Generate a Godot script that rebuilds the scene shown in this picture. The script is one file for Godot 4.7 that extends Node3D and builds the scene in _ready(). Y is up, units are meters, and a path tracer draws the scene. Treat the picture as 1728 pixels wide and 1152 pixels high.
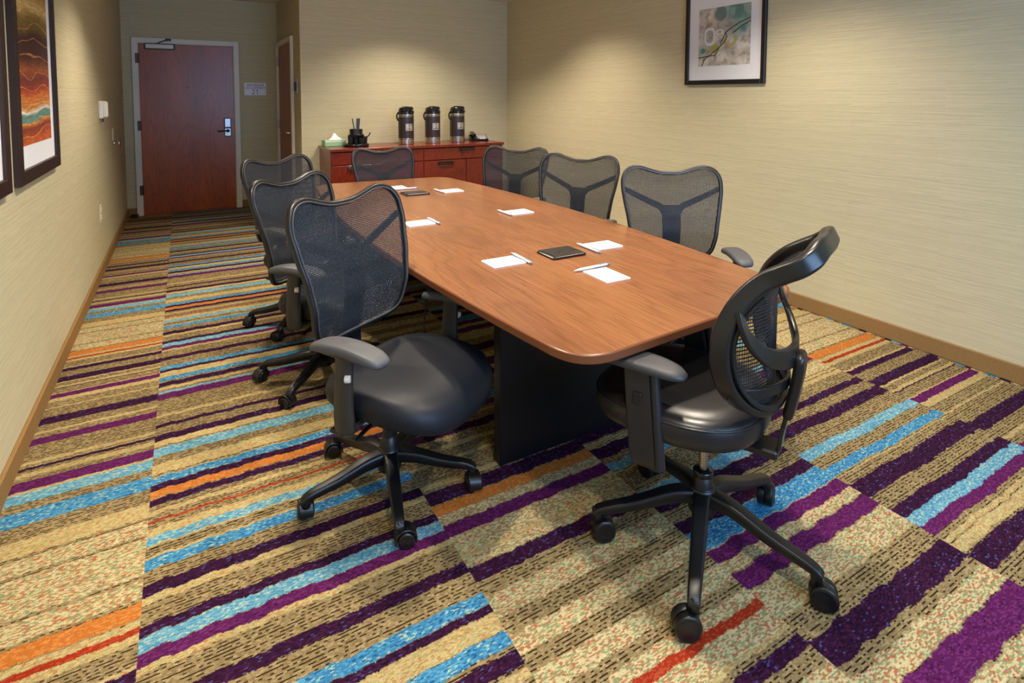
extends Node3D

# ---------------------------------------------------------------- mesh builder
class MB:
	var v := PackedVector3Array()
	var n := PackedVector3Array()
	var t := PackedVector2Array()
	var ix := PackedInt32Array()

	# flat polygon (fan), turned so that it faces along "out"
	func face(p: Array, out: Vector3) -> void:
		var nn: Vector3 = (p[0] - p[2]).cross(p[0] - p[1]).normalized()
		var q := p.duplicate()
		if nn.dot(out) < 0.0:
			q.reverse()
			nn = -nn
		var s := v.size()
		for a in q:
			v.push_back(a)
			n.push_back(nn)
			t.push_back(Vector2(a.x, a.y))
		for k in range(1, q.size() - 1):
			ix.append_array([s, s + k, s + k + 1])

	func uvquad(p: Array, uv: Array, out: Vector3) -> void:
		var nn: Vector3 = (p[0] - p[2]).cross(p[0] - p[1]).normalized()
		var o := [0, 1, 2, 3]
		if nn.dot(out) < 0.0:
			o = [3, 2, 1, 0]
			nn = -nn
		var s := v.size()
		for k in o:
			v.push_back(p[k])
			n.push_back(nn)
			t.push_back(uv[k])
		ix.append_array([s, s + 1, s + 2, s, s + 2, s + 3])

	# smooth grid of points; ring: columns close on themselves, loop: rows do
	func grid(rows: Array, ring := true, loop := false, orient := true, uvs: Array = []) -> void:
		var R: int = rows.size()
		var C: int = rows[0].size()
		var s := v.size()
		var acc := PackedVector3Array()
		acc.resize(R * C)
		var mid := Vector3.ZERO
		for r in rows:
			for a in r:
				mid += a
		mid /= float(R * C)
		var tri := PackedInt32Array()
		var vote := 0.0
		for i in (R if loop else R - 1):
			for j in (C if ring else C - 1):
				var i2 := (i + 1) % R
				var j2 := (j + 1) % C
				var q := [i * C + j, i * C + j2, i2 * C + j2, i2 * C + j]
				for w in [[0, 1, 2], [0, 2, 3]]:
					var ka: int = q[w[0]]
					var kb: int = q[w[1]]
					var kc: int = q[w[2]]
					var a: Vector3 = rows[ka / C][ka % C]
					var b: Vector3 = rows[kb / C][kb % C]
					var c: Vector3 = rows[kc / C][kc % C]
					var nn := (a - c).cross(a - b)
					acc[ka] += nn
					acc[kb] += nn
					acc[kc] += nn
					vote += nn.dot(a - mid)
					tri.append_array([ka, kb, kc])
		var flip := orient and vote < 0.0
		for i in R:
			for j in C:
				v.push_back(rows[i][j])
				var nn := acc[i * C + j].normalized()
				n.push_back(-nn if flip else nn)
				t.push_back(uvs[i][j] if uvs.size() > 0 else Vector2(float(j) / C, float(i) / R))
		for k in range(0, tri.size(), 3):
			if flip:
				ix.append_array([s + tri[k], s + tri[k + 2], s + tri[k + 1]])
			else:
				ix.append_array([s + tri[k], s + tri[k + 1], s + tri[k + 2]])

	func box(c: Vector3, size: Vector3, bev := 0.0, B := Basis()) -> void:
		var h := size * 0.5
		var b: float = min(bev, min(h.x, min(h.y, h.z)) * 0.98)
		var P := func(sg: Vector3, k: int) -> Vector3:
			var q := Vector3.ZERO
			for m in 3:
				q[m] = sg[m] * (h[m] if m == k else h[m] - b)
			return c + B * q
		for k in 3:
			var k1 := (k + 1) % 3
			var k2 := (k + 2) % 3
			for sg in [-1.0, 1.0]:
				var pts := []
				for w in [[-1.0, -1.0], [1.0, -1.0], [1.0, 1.0], [-1.0, 1.0]]:
					var s3 := Vector3.ZERO
					s3[k] = sg
					s3[k1] = w[0]
					s3[k2] = w[1]
					pts.append(P.call(s3, k))
				var o := Vector3.ZERO
				o[k] = sg
				face(pts, B * o)
			if b > 0.0:
				for s1 in [-1.0, 1.0]:
					for s2 in [-1.0, 1.0]:
						var a3 := Vector3.ZERO
						a3[k1] = s1
						a3[k2] = s2
						var lo := a3
						lo[k] = -1.0
						var hi := a3
						hi[k] = 1.0
						face([P.call(lo, k1), P.call(hi, k1), P.call(hi, k2), P.call(lo, k2)], B * a3)
		if b > 0.0:
			for sx in [-1.0, 1.0]:
				for sy in [-1.0, 1.0]:
					for sz in [-1.0, 1.0]:
						var s3 := Vector3(sx, sy, sz)
						face([P.call(s3, 0), P.call(s3, 1), P.call(s3, 2)], B * s3)

	# upright prism over a plan outline (x, z), edges chamfered
	func prism(poly: PackedVector2Array, y0: float, y1: float, bev := 0.0, xf := Transform3D(), bev0 := -1.0) -> void:
		var N := poly.size()
		var area := 0.0
		for i in N:
			area += poly[i].cross(poly[(i + 1) % N])
		var sg := 1.0 if area > 0 else -1.0
		if bev0 < 0.0:
			bev0 = bev
		var inset := func(d: float) -> PackedVector2Array:
			var r := PackedVector2Array()
			for i in N:
				var a := poly[(i + N - 1) % N]
				var b := poly[i]
				var c := poly[(i + 1) % N]
				var e1 := (b - a).normalized()
				var e2 := (c - b).normalized()
				var n1 := Vector2(-e1.y, e1.x) * sg
				var n2 := Vector2(-e2.y, e2.x) * sg
				var m := (n1 + n2).normalized()
				r.push_back(b + m * d / max(0.3, m.dot(n1)))
			return r
		var pin: PackedVector2Array = inset.call(bev)
		var pin0: PackedVector2Array = inset.call(bev0)
		var row := func(p: PackedVector2Array, y: float) -> PackedVector3Array:
			var r := PackedVector3Array()
			for q in p:
				r.push_back(xf * Vector3(q.x, y, q.y))
			return r
		var tri := Geometry2D.triangulate_polygon(pin)
		for k in range(0, tri.size(), 3):
			face([xf * Vector3(pin[tri[k]].x, y1, pin[tri[k]].y), xf * Vector3(pin[tri[k + 1]].x, y1, pin[tri[k + 1]].y), xf * Vector3(pin[tri[k + 2]].x, y1, pin[tri[k + 2]].y)], xf.basis.y)
		tri = Geometry2D.triangulate_polygon(pin0)
		for k in range(0, tri.size(), 3):
			face([xf * Vector3(pin0[tri[k]].x, y0, pin0[tri[k]].y), xf * Vector3(pin0[tri[k + 1]].x, y0, pin0[tri[k + 1]].y), xf * Vector3(pin0[tri[k + 2]].x, y0, pin0[tri[k + 2]].y)], -xf.basis.y)
		var lo: PackedVector3Array = row.call(poly, y0 + bev0)
		var hi: PackedVector3Array = row.call(poly, y1 - bev)
		grid([lo, hi])
		if bev > 0.0:
			grid([hi, row.call(pin, y1)])
		if bev0 > 0.0:
			grid([row.call(pin0, y0), lo])

	# profile (x sideways, y along up) carried along a path
	func sweep(path: PackedVector3Array, prof: PackedVector2Array, up: Vector3, sc: Array = [], loop := false, ups: Array = []) -> void:
		var rows := []
		var N := path.size()
		for i in N:
			var a := path[(i + N - 1) % N] if loop else path[max(i - 1, 0)]
			var b := path[(i + 1) % N] if loop else path[min(i + 1, N - 1)]
			var d := (b - a).normalized()
			var u: Vector3 = ups[i] if ups.size() > 0 else up
			var side := u.cross(d).normalized()
			var uu := d.cross(side).normalized()
			var s: Vector2 = sc[i] if sc.size() > 0 else Vector2.ONE
			var r := PackedVector3Array()
			for q in prof:
				r.push_back(path[i] + side * q.x * s.x + uu * q.y * s.y)
			rows.append(r)
		grid(rows, true, loop)
		if not loop:
			face(Array(rows[0]), path[0] - path[1])
			face(Array(rows[N - 1]), path[N - 1] - path[N - 2])

	# profile of (radius, y); a point given twice is a sharp edge
	func lathe(prof: Array, seg := 24, xf := Transform3D()) -> void:
		var run := []
		for k in prof.size():
			var sharp: bool = k > 0 and prof[k].distance_to(prof[k - 1]) < 1e-6
			if sharp:
				if run.size() > 1:
					grid(run)
				run = []
			var r := PackedVector3Array()
			for j in seg:
				var a := TAU * j / seg
				r.push_back(xf * Vector3(prof[k].x * cos(a), prof[k].y, prof[k].x * sin(a)))
			run.append(r)
		if run.size() > 1:
			grid(run)

	# thin four-sided thread
	func thread(p: PackedVector3Array, side: PackedVector3Array, w: float, th: float) -> void:
		if p.size() < 2:
			return
		var s := v.size()
		var N := p.size()
		for i in N:
			var d := (p[min(i + 1, N - 1)] - p[max(i - 1, 0)]).normalized()
			var nn := d.cross(side[i]).normalized()
			for q in [side[i] * w, nn * th, -side[i] * w, -nn * th]:
				v.push_back(p[i] + q)
				n.push_back(q.normalized())
				t.push_back(Vector2.ZERO)
		for i in N - 1:
			for j in 4:
				var a := s + i * 4 + j
				var b := s + i * 4 + (j + 1) % 4
				ix.append_array([a, b + 4, b, a, a + 4, b + 4])

	func mesh() -> ArrayMesh:
		var arr := []
		arr.resize(Mesh.ARRAY_MAX)
		arr[Mesh.ARRAY_VERTEX] = v
		arr[Mesh.ARRAY_NORMAL] = n
		arr[Mesh.ARRAY_TEX_UV] = t
		arr[Mesh.ARRAY_INDEX] = ix
		var m := ArrayMesh.new()
		m.add_surface_from_arrays(Mesh.PRIMITIVE_TRIANGLES, arr)
		return m

# ---------------------------------------------------------------- small helpers
func ell(n: int, rx: float, ry: float) -> PackedVector2Array:
	var r := PackedVector2Array()
	for k in n:
		r.push_back(Vector2(rx * cos(TAU * k / n), ry * sin(TAU * k / n)))
	return r

func rrect(w: float, h: float, rad: float, n := 3) -> PackedVector2Array:
	var r := PackedVector2Array()
	var c := [Vector2(w / 2 - rad, h / 2 - rad), Vector2(-w / 2 + rad, h / 2 - rad), Vector2(-w / 2 + rad, -h / 2 + rad), Vector2(w / 2 - rad, -h / 2 + rad)]
	for q in 4:
		for k in n + 1:
			var a := PI / 2 * (q + float(k) / n)
			r.push_back(c[q] + Vector2(cos(a), sin(a)) * rad)
	return r

# smooth curve through points
func curve(p: Array, per := 6, loop := false) -> PackedVector3Array:
	var r := PackedVector3Array()
	var N := p.size()
	for i in (N if loop else N - 1):
		var a: Vector3 = p[(i + N - 1) % N] if loop else p[max(i - 1, 0)]
		var b: Vector3 = p[i]
		var c: Vector3 = p[(i + 1) % N]
		var d: Vector3 = p[(i + 2) % N] if loop else p[min(i + 2, N - 1)]
		for k in per:
			var u := float(k) / per
			r.push_back(0.5 * (2.0 * b + (c - a) * u + (2.0 * a - 5.0 * b + 4.0 * c - d) * u * u + (3.0 * b - a - 3.0 * c + d) * u * u * u))
	if not loop:
		r.push_back(p[N - 1])
	return r

func lerp_table(tab: Array, x: float) -> float:
	if x <= tab[0].x:
		return tab[0].y
	for k in range(1, tab.size()):
		if x <= tab[k].x:
			var u: float = (x - tab[k - 1].x) / (tab[k].x - tab[k - 1].x)
			u = u * u * (3.0 - 2.0 * u) * 0.4 + u * 0.6
			return lerp(tab[k - 1].y, tab[k].y, u)
	return tab[tab.size() - 1].y

func mat(c: Color, rough := 0.6, metal := 0.0, spec := 0.5) -> StandardMaterial3D:
	var m := StandardMaterial3D.new()
	m.albedo_color = c
	m.roughness = rough
	m.metallic = metal
	m.metallic_specular = spec
	return m

func tex_mat(im: Image, rough := 0.6, spec := 0.5) -> StandardMaterial3D:
	var m := mat(Color.WHITE, rough, 0.0, spec)
	im.generate_mipmaps()
	m.albedo_texture = ImageTexture.create_from_image(im)
	return m

var taken := {}
func numbered(called: String) -> String:
	if not taken.has(called):
		taken[called] = 0
		return called
	taken[called] += 1
	return "%s_%03d" % [called, taken[called]]

func obj(called: String, mb: MB, m: Material, parent: Node = null) -> MeshInstance3D:
	var o := MeshInstance3D.new()
	o.mesh = mb.mesh()
	o.material_override = m
	if parent == null:
		o.name = numbered(called)
		add_child(o)
	else:
		o.name = called
		parent.add_child(o, true)
	return o

func thing(called: String, label: String, category: String, at := Vector3.ZERO, turn := 0.0, group := "") -> Node3D:
	var o := Node3D.new()
	o.name = numbered(called)
	add_child(o)
	o.position = at
	o.rotation.y = turn
	return tag(o, label, category, group)

func tag(o: Node3D, label: String, category: String, group := "") -> Node3D:
	o.set_meta("label", label)
	o.set_meta("category", category)
	if group != "":
		o.set_meta("group", group)
	return o

func struct(called: String, mb: MB, m: Material, label: String, category: String, parent: Node = null) -> MeshInstance3D:
	var o := obj(called, mb, m, parent)
	if parent == null:
		o.set_meta("kind", "structure")
		tag(o, label, category)
	return o

func copy_of(o: Node3D, called: String, label: String, at: Vector3, turn: float) -> Node3D:
	var c: Node3D = o.duplicate()
	c.name = numbered(called)
	add_child(c)
	c.position = at
	c.rotation.y = turn
	c.set_meta("label", label)
	return c

func rnd(k: int) -> float:
	var h: int = (k * 374761393 + 668265263) & 0x7fffffff
	h = ((h ^ (h >> 13)) * 1274126177) & 0x7fffffff
	h = (h ^ (h >> 16)) & 0xffff
	return h / 65535.0

# ---------------------------------------------------------------- textures
const CARPET_W := 3.875
const CARPET_L := 2.15
# each column of the woven pattern: its width and its stripes (from, to, colour) along the roll
var carpet_columns := [
	[0.64, [[1.875, 1.935, "O"], [1.82, 1.842, "R"], [1.664, 1.704, "P"], [1.53, 1.59, "P"], [1.452, 1.461, "P"], [1.342, 1.388, "V"], [1.08, 1.148, "P"], [0.905, 0.962, "V"], [0.713, 0.732, "P"], [0.565, 0.63, "V"], [0.482, 0.548, "LB"], [0.345, 0.43, "B"], [0.0, 0.07, "S"], [0.085, 0.16, "S"], [0.175, 0.25, "C"], [1.95, 2.03, "S"], [2.045, 2.15, "S"]]],
	[0.89, [[0.682, 0.73, "P"], [0.556, 0.622, "LB"], [0.364, 0.409, "B"], [0.324, 0.362, "P"], [0.277, 0.322, "O"], [0.232, 0.27, "P"], [0.135, 0.146, "R"], [0.02, 0.064, "LB"], [2.057, 2.107, "B"], [1.946, 1.996, "P"], [1.802, 1.838, "P"], [1.749, 1.8, "LB"], [1.704, 1.747, "V"], [1.55, 1.592, "P"], [1.418, 1.464, "B"], [1.39, 1.416, "P"], [1.325, 1.388, "C"], [1.276, 1.323, "B"], [1.214, 1.262, "P"], [1.134, 1.155, "LB"], [1.067, 1.131, "V"], [0.798, 0.826, "P"], [0.43, 0.5, "C"]]],
	[0.705, [[1.872, 1.942, "P"], [1.815, 1.868, "O"], [1.764, 1.812, "S"], [1.704, 1.762, "V"], [1.62, 1.7, "S"], [1.56, 1.6, "S"], [1.498, 1.557, "P"], [1.36, 1.44, "S"], [1.235, 1.3, "S"], [1.115, 1.18, "S"], [0.94, 1.075, "S"], [1.005, 1.034, "R"], [0.866, 0.905, "P"], [0.65, 0.7, "LB"], [0.5, 0.55, "P"], [0.3, 0.36, "B"], [0.24, 0.28, "V"], [0.1, 0.15, "P"], [0.72, 0.82, "S"]]],
	[0.74, [[1.78, 1.85, "P"], [1.694, 1.742, "LB"], [1.5, 1.555, "LB"], [1.43, 1.495, "P"], [1.315, 1.37, "P"], [1.232, 1.312, "B"], [1.175, 1.228, "V"], [1.13, 1.172, "S"], [1.062, 1.126, "V"], [0.955, 1.058, "S"], [0.79, 0.872, "P"], [0.69, 0.755, "S"], [0.6, 0.687, "V"], [0.55, 0.595, "S"], [0.45, 0.5, "P"], [0.33, 0.38, "B"], [0.22, 0.26, "O"], [0.1, 0.16, "P"], [1.9, 1.95, "P"], [2.02, 2.06, "LB"]]],
	[0.90, [[1.953, 1.997, "LB"], [1.888, 1.948, "V"], [1.78, 1.86, "S"], [1.605, 1.648, "P"], [1.482, 1.545, "P"], [1.34, 1.392, "LB"], [1.236, 1.282, "B"], [1.1, 1.178, "P"], [0.98, 1.03, "P"], [0.932, 0.982, "LB"], [0.888, 0.932, "V"], [0.723, 0.795, "P"], [0.55, 0.6, "P"], [0.42, 0.47, "B"], [0.3, 0.33, "O"], [0.18, 0.22, "P"], [0.05, 0.1, "LB"]]],
]

# colours of the yarns: how likely each is, and its colour
var yarns := {
	"T": [[0.50, Color8(142, 123, 86)], [0.30, Color8(126, 107, 72)], [0.20, Color8(162, 143, 104)]],
	"C": [[0.44, Color8(186, 168, 116)], [0.30, Color8(168, 146, 96)], [0.12, Color8(172, 120, 76)], [0.14, Color8(162, 156, 110)]],
	"S": [[0.44, Color8(194, 180, 136)], [0.20, Color8(166, 106, 74)], [0.22, Color8(134, 144, 102)], [0.14, Color8(166, 150, 104)]],
	"P": [[0.60, Color8(47, 20, 44)], [0.24, Color8(65, 29, 61)], [0.11, Color8(30, 14, 32)], [0.05, Color8(72, 72, 122)]],
	"V": [[0.62, Color8(84, 28, 76)], [0.30, Color8(104, 42, 96)], [0.08, Color8(62, 20, 58)]],
	"LB": [[0.50, Color8(104, 158, 176)], [0.32, Color8(76, 134, 166)], [0.18, Color8(164, 184, 164)]],
	"B": [[0.48, Color8(56, 122, 164)], [0.30, Color8(84, 148, 182)], [0.12, Color8(36, 90, 138)], [0.10, Color8(158, 180, 160)]],
	"O": [[0.72, Color8(180, 106, 46)], [0.28, Color8(194, 128, 64)]],
	"R": [[0.72, Color8(148, 46, 26)], [0.28, Color8(166, 72, 44)]],
}

func carpet_image() -> Image:
	var W := 2048
	var Hh := 1136
	var dash := Color8(44, 32, 18)
	var px := PackedByteArray()
	px.resize(W * Hh * 3)
	# table of quick random numbers and of yarn colours
	var rt := PackedFloat32Array()
	for k in 65536:
		rt.push_back(rnd(k * 7 + 3))
	var pick := {}
	for key in yarns:
		var tab := PackedByteArray()
		for k in 256:
			var u := k / 256.0
			for e in yarns[key]:
				if u < e[0]:
					tab.append_array([e[1].r8, e[1].g8, e[1].b8])
					break
				u -= e[0]
			if tab.size() < (k + 1) * 3:
				var e2: Array = yarns[key][0]
				tab.append_array([e2[1].r8, e2[1].g8, e2[1].b8])
		pick[key] = tab
	var names := ["T", "C", "S", "P", "V", "LB", "B", "O", "R"]
	var tabs := []
	for q in names:
		tabs.append(pick[q])
	var fn := FastNoiseLite.new()
	fn.seed = 11
	fn.frequency = 1.0
	var x0 := 0
	for ci in carpet_columns.size():
		var wide: int = int(round(carpet_columns[ci][0] / CARPET_W * W))
		if ci == carpet_columns.size() - 1:
			wide = W - x0
		# kind of yarn in each row of this column
		var kind := PackedInt32Array()
		kind.resize(Hh)
		for y in Hh:
			var m := CARPET_L * y / Hh
			var a := fn.get_noise_2d(ci * 37.0, m * 9.0)
			kind[y] = 1 if a > 0.22 else 0
		for pass_no in 2:
			for s in carpet_columns[ci][1]:
				if (s[2] in ["S", "C"]) == (pass_no == 0):
					for y in range(int(s[0] / CARPET_L * Hh), int(s[1] / CARPET_L * Hh)):
						kind[y % Hh] = names.find(s[2])
		for x in range(x0, x0 + wide):
			var jag := rt[(x * 31 + ci * 977) & 65535]
			var wob := int(round(fn.get_noise_2d(x * 0.012, ci * 9.0) * 6.0 + fn.get_noise_2d(x * 0.05, 50.0 + ci * 9.0) * 3.0 + jag * 1.6))
			for y in Hh:
				var row := y >> 1
				var off := (row * 5 + (row >> 2) * 3) % 7
				var cell := (x + off) / 5
				var h := (cell * 7919 + row * 104729 + (cell ^ row) * 31) & 65535
				var kd := kind[(y + wob + Hh) % Hh]
				var tab: PackedByteArray = tabs[kd]
				var r := rt[h]
				var o := int(r * 255.0) * 3
				var g := 0.82 + 0.2 * rt[(x * 131 + y * 7177) & 65535]
				var at := (y * W + x) * 3
				if kd == 0 and row % 3 == 0 and rt[(h + 4711) & 65535] < (0.62 if (row / 3) % 2 == 0 else 0.36):
					px[at] = int(dash.r8 * g)
					px[at + 1] = int(dash.g8 * g)
					px[at + 2] = int(dash.b8 * g)
				else:
					px[at] = min(255, int(tab[o] * g))
					px[at + 1] = min(255, int(tab[o + 1] * g))
					px[at + 2] = min(255, int(tab[o + 2] * g))
		x0 += wide
	return Image.create_from_data(W, Hh, false, Image.FORMAT_RGB8, px)

# horizontal threads of the wall covering
func wall_image(base: Color) -> Image:
	var W := 512
	var Hh := 512
	var px := PackedByteArray()
	px.resize(W * Hh * 3)
	for y in Hh:
		var tone := 1.0 + (rnd(y * 3 + 1) - 0.5) * 0.07 + (rnd((y >> 2) * 5 + 900) - 0.5) * 0.03
		var x := 0
		while x < W:
			var ln: int = 30 + int(rnd(y * 611 + x) * 150.0)
			var s := tone + (rnd(y * 997 + x * 3 + 5) - 0.5) * 0.09
			if rnd(y * 71 + x * 13 + 77) > 0.92:
				s -= 0.07
			for k in range(x, min(W, x + ln)):
				var g := s + (rnd(k * 733 + y * 12007) - 0.5) * 0.05
				var at := (y * W + k) * 3
				px[at] = clampi(int(base.r8 * g), 0, 255)
				px[at + 1] = clampi(int(base.g8 * g), 0, 255)
				px[at + 2] = clampi(int(base.b8 * (g * 1.06 - 0.06)), 0, 255)
			x += ln
	return Image.create_from_data(W, Hh, false, Image.FORMAT_RGB8, px)

# wood, grain along v; arches: how much the grain waves
func wood_image(W: int, Hh: int, light: Color, dark: Color, rings: float, stretch: float, sd: int, streak := 0.35, ring_share := 0.38, flecks := 0.22) -> Image:
	var fn := FastNoiseLite.new()
	fn.seed = sd
	fn.frequency = 1.0
	fn.fractal_octaves = 3
	var fine := FastNoiseLite.new()
	fine.seed = sd + 5
	fine.frequency = 1.0
	fine.fractal_octaves = 2
	var px := PackedByteArray()
	px.resize(W * Hh * 3)
	for y in Hh:
		var vv := float(y) / Hh
		for x in W:
			var u := float(x) / W
			var big := fn.get_noise_2d(u * 3.0, vv * 3.0 * stretch)
			var ring: float = abs(fposmod(u * rings * 0.35 + big * rings * 0.5, 1.0) * 2.0 - 1.0)
			ring = pow(ring, 3.0)
			var st := fine.get_noise_2d(u * 120.0, vv * 9.0 * stretch) * 0.5 + 0.5
			var por := fine.get_noise_2d(u * 260.0, vv * 26.0 * stretch + 40.0)
			var a := clampf(ring * ring_share + (st - 0.5) * streak * 2.0 + (flecks if por > 0.40 else 0.0) + 0.22 + big * 0.25, 0.0, 1.0)
			var at := (y * W + x) * 3
			px[at] = int(lerpf(light.r8, dark.r8, a))
			px[at + 1] = int(lerpf(light.g8, dark.g8, a))
			px[at + 2] = int(lerpf(light.b8, dark.b8, a))
	return Image.create_from_data(W, Hh, false, Image.FORMAT_RGB8, px)

# layered waves of the tall prints
func wave_print(sd: int) -> Image:
	var W := 224
	var Hh := 320
	var im := Image.create_empty(W, Hh, false, Image.FORMAT_RGB8)
	var fn := FastNoiseLite.new()
	fn.seed = sd
	fn.frequency = 1.0
	fn.fractal_octaves = 2
	var stops := [[0.0, Color8(120, 84, 30)], [0.10, Color8(96, 74, 40)], [0.20, Color8(150, 120, 60)], [0.28, Color8(196, 170, 110)], [0.34, Color8(120, 96, 34)], [0.40, Color8(98, 78, 36)], [0.44, Color8(60, 28, 24)], [0.54, Color8(70, 32, 28)], [0.60, Color8(150, 78, 34)], [0.65, Color8(112, 44, 36)], [0.70, Color8(150, 50, 26)], [0.745, Color8(196, 110, 44)], [0.80, Color8(184, 120, 58)], [0.822, Color8(214, 206, 192)], [0.84, Color8(92, 126, 120)], [0.875, Color8(84, 130, 122)], [0.89, Color8(196, 122, 50)], [0.92, Color8(118, 42, 22)], [0.96, Color8(150, 62, 24)], [1.0, Color8(176, 82, 26)]]
	for y in Hh:
		for x in W:
			var u := float(x) / W
			var vv := float(y) / Hh
			var d := vv + fn.get_noise_2d(u * 0.6, vv * 1.6) * 0.035 + fn.get_noise_2d(u * 2.6, vv * 9.0) * 0.006 + 0.015 * u
			var c := Color.BLACK
			for k in range(1, stops.size()):
				if d <= stops[k][0] or k == stops.size() - 1:
					var f := clampf((d - stops[k - 1][0]) / (stops[k][0] - stops[k - 1][0]), 0.0, 1.0)
					c = stops[k - 1][1].lerp(stops[k][1], f)
					break
			var line := absf(fposmod(d * 12.0 + fn.get_noise_2d(u * 1.2, 9.0 + vv * 4.0) * 0.45, 1.0) - 0.5)
			if line < 0.035:
				c = c.lerp(Color8(226, 164, 74), 0.65)
			c = c * (1.12 + 0.22 * fn.get_noise_2d(u * 5.0, vv * 60.0))
			im.set_pixel(x, y, c)
	return im

func seg_dist(p: Vector2, a: Vector2, b: Vector2) -> float:
	var k := clampf((p - a).dot(b - a) / (b - a).length_squared(), 0.0, 1.0)
	return p.distance_to(a + (b - a) * k)

# clouded grey and teal sheet with rings and a dark branching line
func cloud_print() -> Image:
	var W := 256
	var im := Image.create_empty(W, W, false, Image.FORMAT_RGB8)
	var fn := FastNoiseLite.new()
	fn.seed = 4
	fn.frequency = 1.0
	fn.fractal_octaves = 4
	var br := [[Vector2(1.0, 0.24), Vector2(0.80, 0.30)], [Vector2(0.80, 0.30), Vector2(0.64, 0.38)], [Vector2(0.64, 0.38), Vector2(0.54, 0.44)], [Vector2(1.0, 0.29), Vector2(0.84, 0.36)], [Vector2(0.84, 0.36), Vector2(0.68, 0.46)], [Vector2(0.54, 0.44), Vector2(0.56, 0.53)], [Vector2(0.56, 0.53), Vector2(0.50, 0.62)], [Vector2(0.50, 0.62), Vector2(0.42, 0.68)], [Vector2(0.42, 0.68), Vector2(0.22, 0.82)], [Vector2(0.22, 0.82), Vector2(0.0, 0.85)], [Vector2(0.22, 0.82), Vector2(0.12, 0.88)], [Vector2(0.12, 0.88), Vector2(0.07, 1.0)], [Vector2(0.54, 0.44), Vector2(0.44, 0.62)], [Vector2(0.42, 0.68), Vector2(0.34, 0.82)], [Vector2(0.34, 0.82), Vector2(0.22, 0.82)]]
	for y in W:
		for x in W:
			var p := Vector2(float(x) / W, float(y) / W)
			var a := fn.get_noise_2d(p.x * 2.6, p.y * 2.6)
			var b := fn.get_noise_2d(p.x * 5.0 + 30.0, p.y * 5.0)
			var c := Color8(176, 172, 162).lerp(Color8(222, 220, 208), clampf(0.5 + a * 1.6, 0, 1)).lerp(Color8(136, 112, 106), clampf(b * 1.5 - 0.1, 0, 0.7))
			var teal := clampf(1.5 - 4.2 * p.distance_to(Vector2(0.76, 0.14)) + a * 1.2, 0, 1)
			c = c.lerp(Color8(48, 122, 116).lerp(Color8(110, 176, 164), clampf(0.5 + b * 1.6, 0, 1)), teal)
			var d1 := p.distance_to(Vector2(0.43, 0.12))
			c = c.lerp(Color8(58, 92, 96), clampf((0.14 - d1) * 20.0, 0, 0.75))
			if absf(d1 - 0.145) < 0.012:
				c = c.lerp(Color8(170, 190, 182), 0.5)
			c = c.lerp(Color8(206, 188, 128), clampf((0.09 - p.distance_to(Vector2(0.30, 0.22))) * 12.0, 0, 0.7))
			c = c.lerp(Color8(190, 96, 50), clampf((0.03 - p.distance_to(Vector2(0.25, 0.27))) * 40.0, 0, 0.8))
			c = c.lerp(Color8(16, 138, 112), clampf((0.06 - p.distance_to(Vector2(0.09, 0.73))) * 40.0, 0, 0.95))
			c = c.lerp(Color8(160, 168, 28), clampf((0.10 - p.distance_to(Vector2(0.33, 0.71))) * 30.0, 0, 0.9))
			var dr := p.distance_to(Vector2(0.62, 0.55))
			if absf(dr - 0.11) < 0.03 and p.y > 0.5:
				c = c.lerp(Color8(178, 164, 66), 0.75)
			# the large open numeral and its small ring
			var q := (p - Vector2(0.225, 0.49)) / Vector2(0.092, 0.135)
			var e := pow(pow(absf(q.x), 2.8) + pow(absf(q.y), 2.8), 1.0 / 2.8)
			if absf(e - 1.0) < 0.17:
				c = Color8(240, 240, 236)
			q = (p - Vector2(0.415, 0.425)) / Vector2(0.058, 0.036)
			e = pow(pow(absf(q.x), 2.4) + pow(absf(q.y), 2.4), 1.0 / 2.4)
			if absf(e - 1.0) < 0.26:
				c = Color8(238, 238, 234)
			for s in br:
				var wd: float = 0.009 + 0.006 * absf(fn.get_noise_2d(p.x * 14.0, p.y * 14.0))
				if seg_dist(p, s[0], s[1]) < wd:
					c = Color8(22, 22, 20)
			im.set_pixel(x, y, c)
	return im

# square emblem: outlined box, two characters and a line of fine print
func emblem_image(back: Color) -> Image:
	var im := Image.create_empty(64, 64, false, Image.FORMAT_RGB8)
	im.fill(back)
	var w := Color8(226, 224, 218)
	im.fill_rect(Rect2i(2, 4, 60, 3), w)
	im.fill_rect(Rect2i(2, 58, 60, 3), w)
	im.fill_rect(Rect2i(2, 4, 3, 57), w)
	im.fill_rect(Rect2i(59, 4, 3, 57), w)
	var glyph := {"B": ["1110", "1001", "1001", "1110", "1001", "1001", "1110"], "8": ["0110", "1001", "1001", "0110", "1001", "1001", "0110"]}
	var gx := 10
	for ch in ["B", "8"]:
		for r in 7:
			for c in 4:
				if glyph[ch][r][c] == "1":
					im.fill_rect(Rect2i(gx + c * 5, 11 + r * 5, 5, 5), w)
		gx += 25
	for k in 11:
		im.fill_rect(Rect2i(9 + k * 4, 51, 3, 3), w)
	return im

# ---------------------------------------------------------------- chairs (local: +z is forward, +x the sitter's left)
var M := {}

func cushion(mb: MB, c: Vector3, hx: float, hz: float, prof: Array, pw: float, bend: Callable, seg := 40) -> void:
	var rows := []
	for q in prof:
		var r := PackedVector3Array()
		for j in seg:
			var a := TAU * j / seg
			var k: float = q.x / pow(pow(absf(cos(a)), pw) + pow(absf(sin(a)), pw), 1.0 / pw)
			var p := Vector3(hx * k * cos(a), q.y, hz * k * sin(a))
			p.y += bend.call(p.x / hx, p.z / hz)
			r.push_back(c + p)
		rows.append(r)
	mb.grid(rows)

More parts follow.
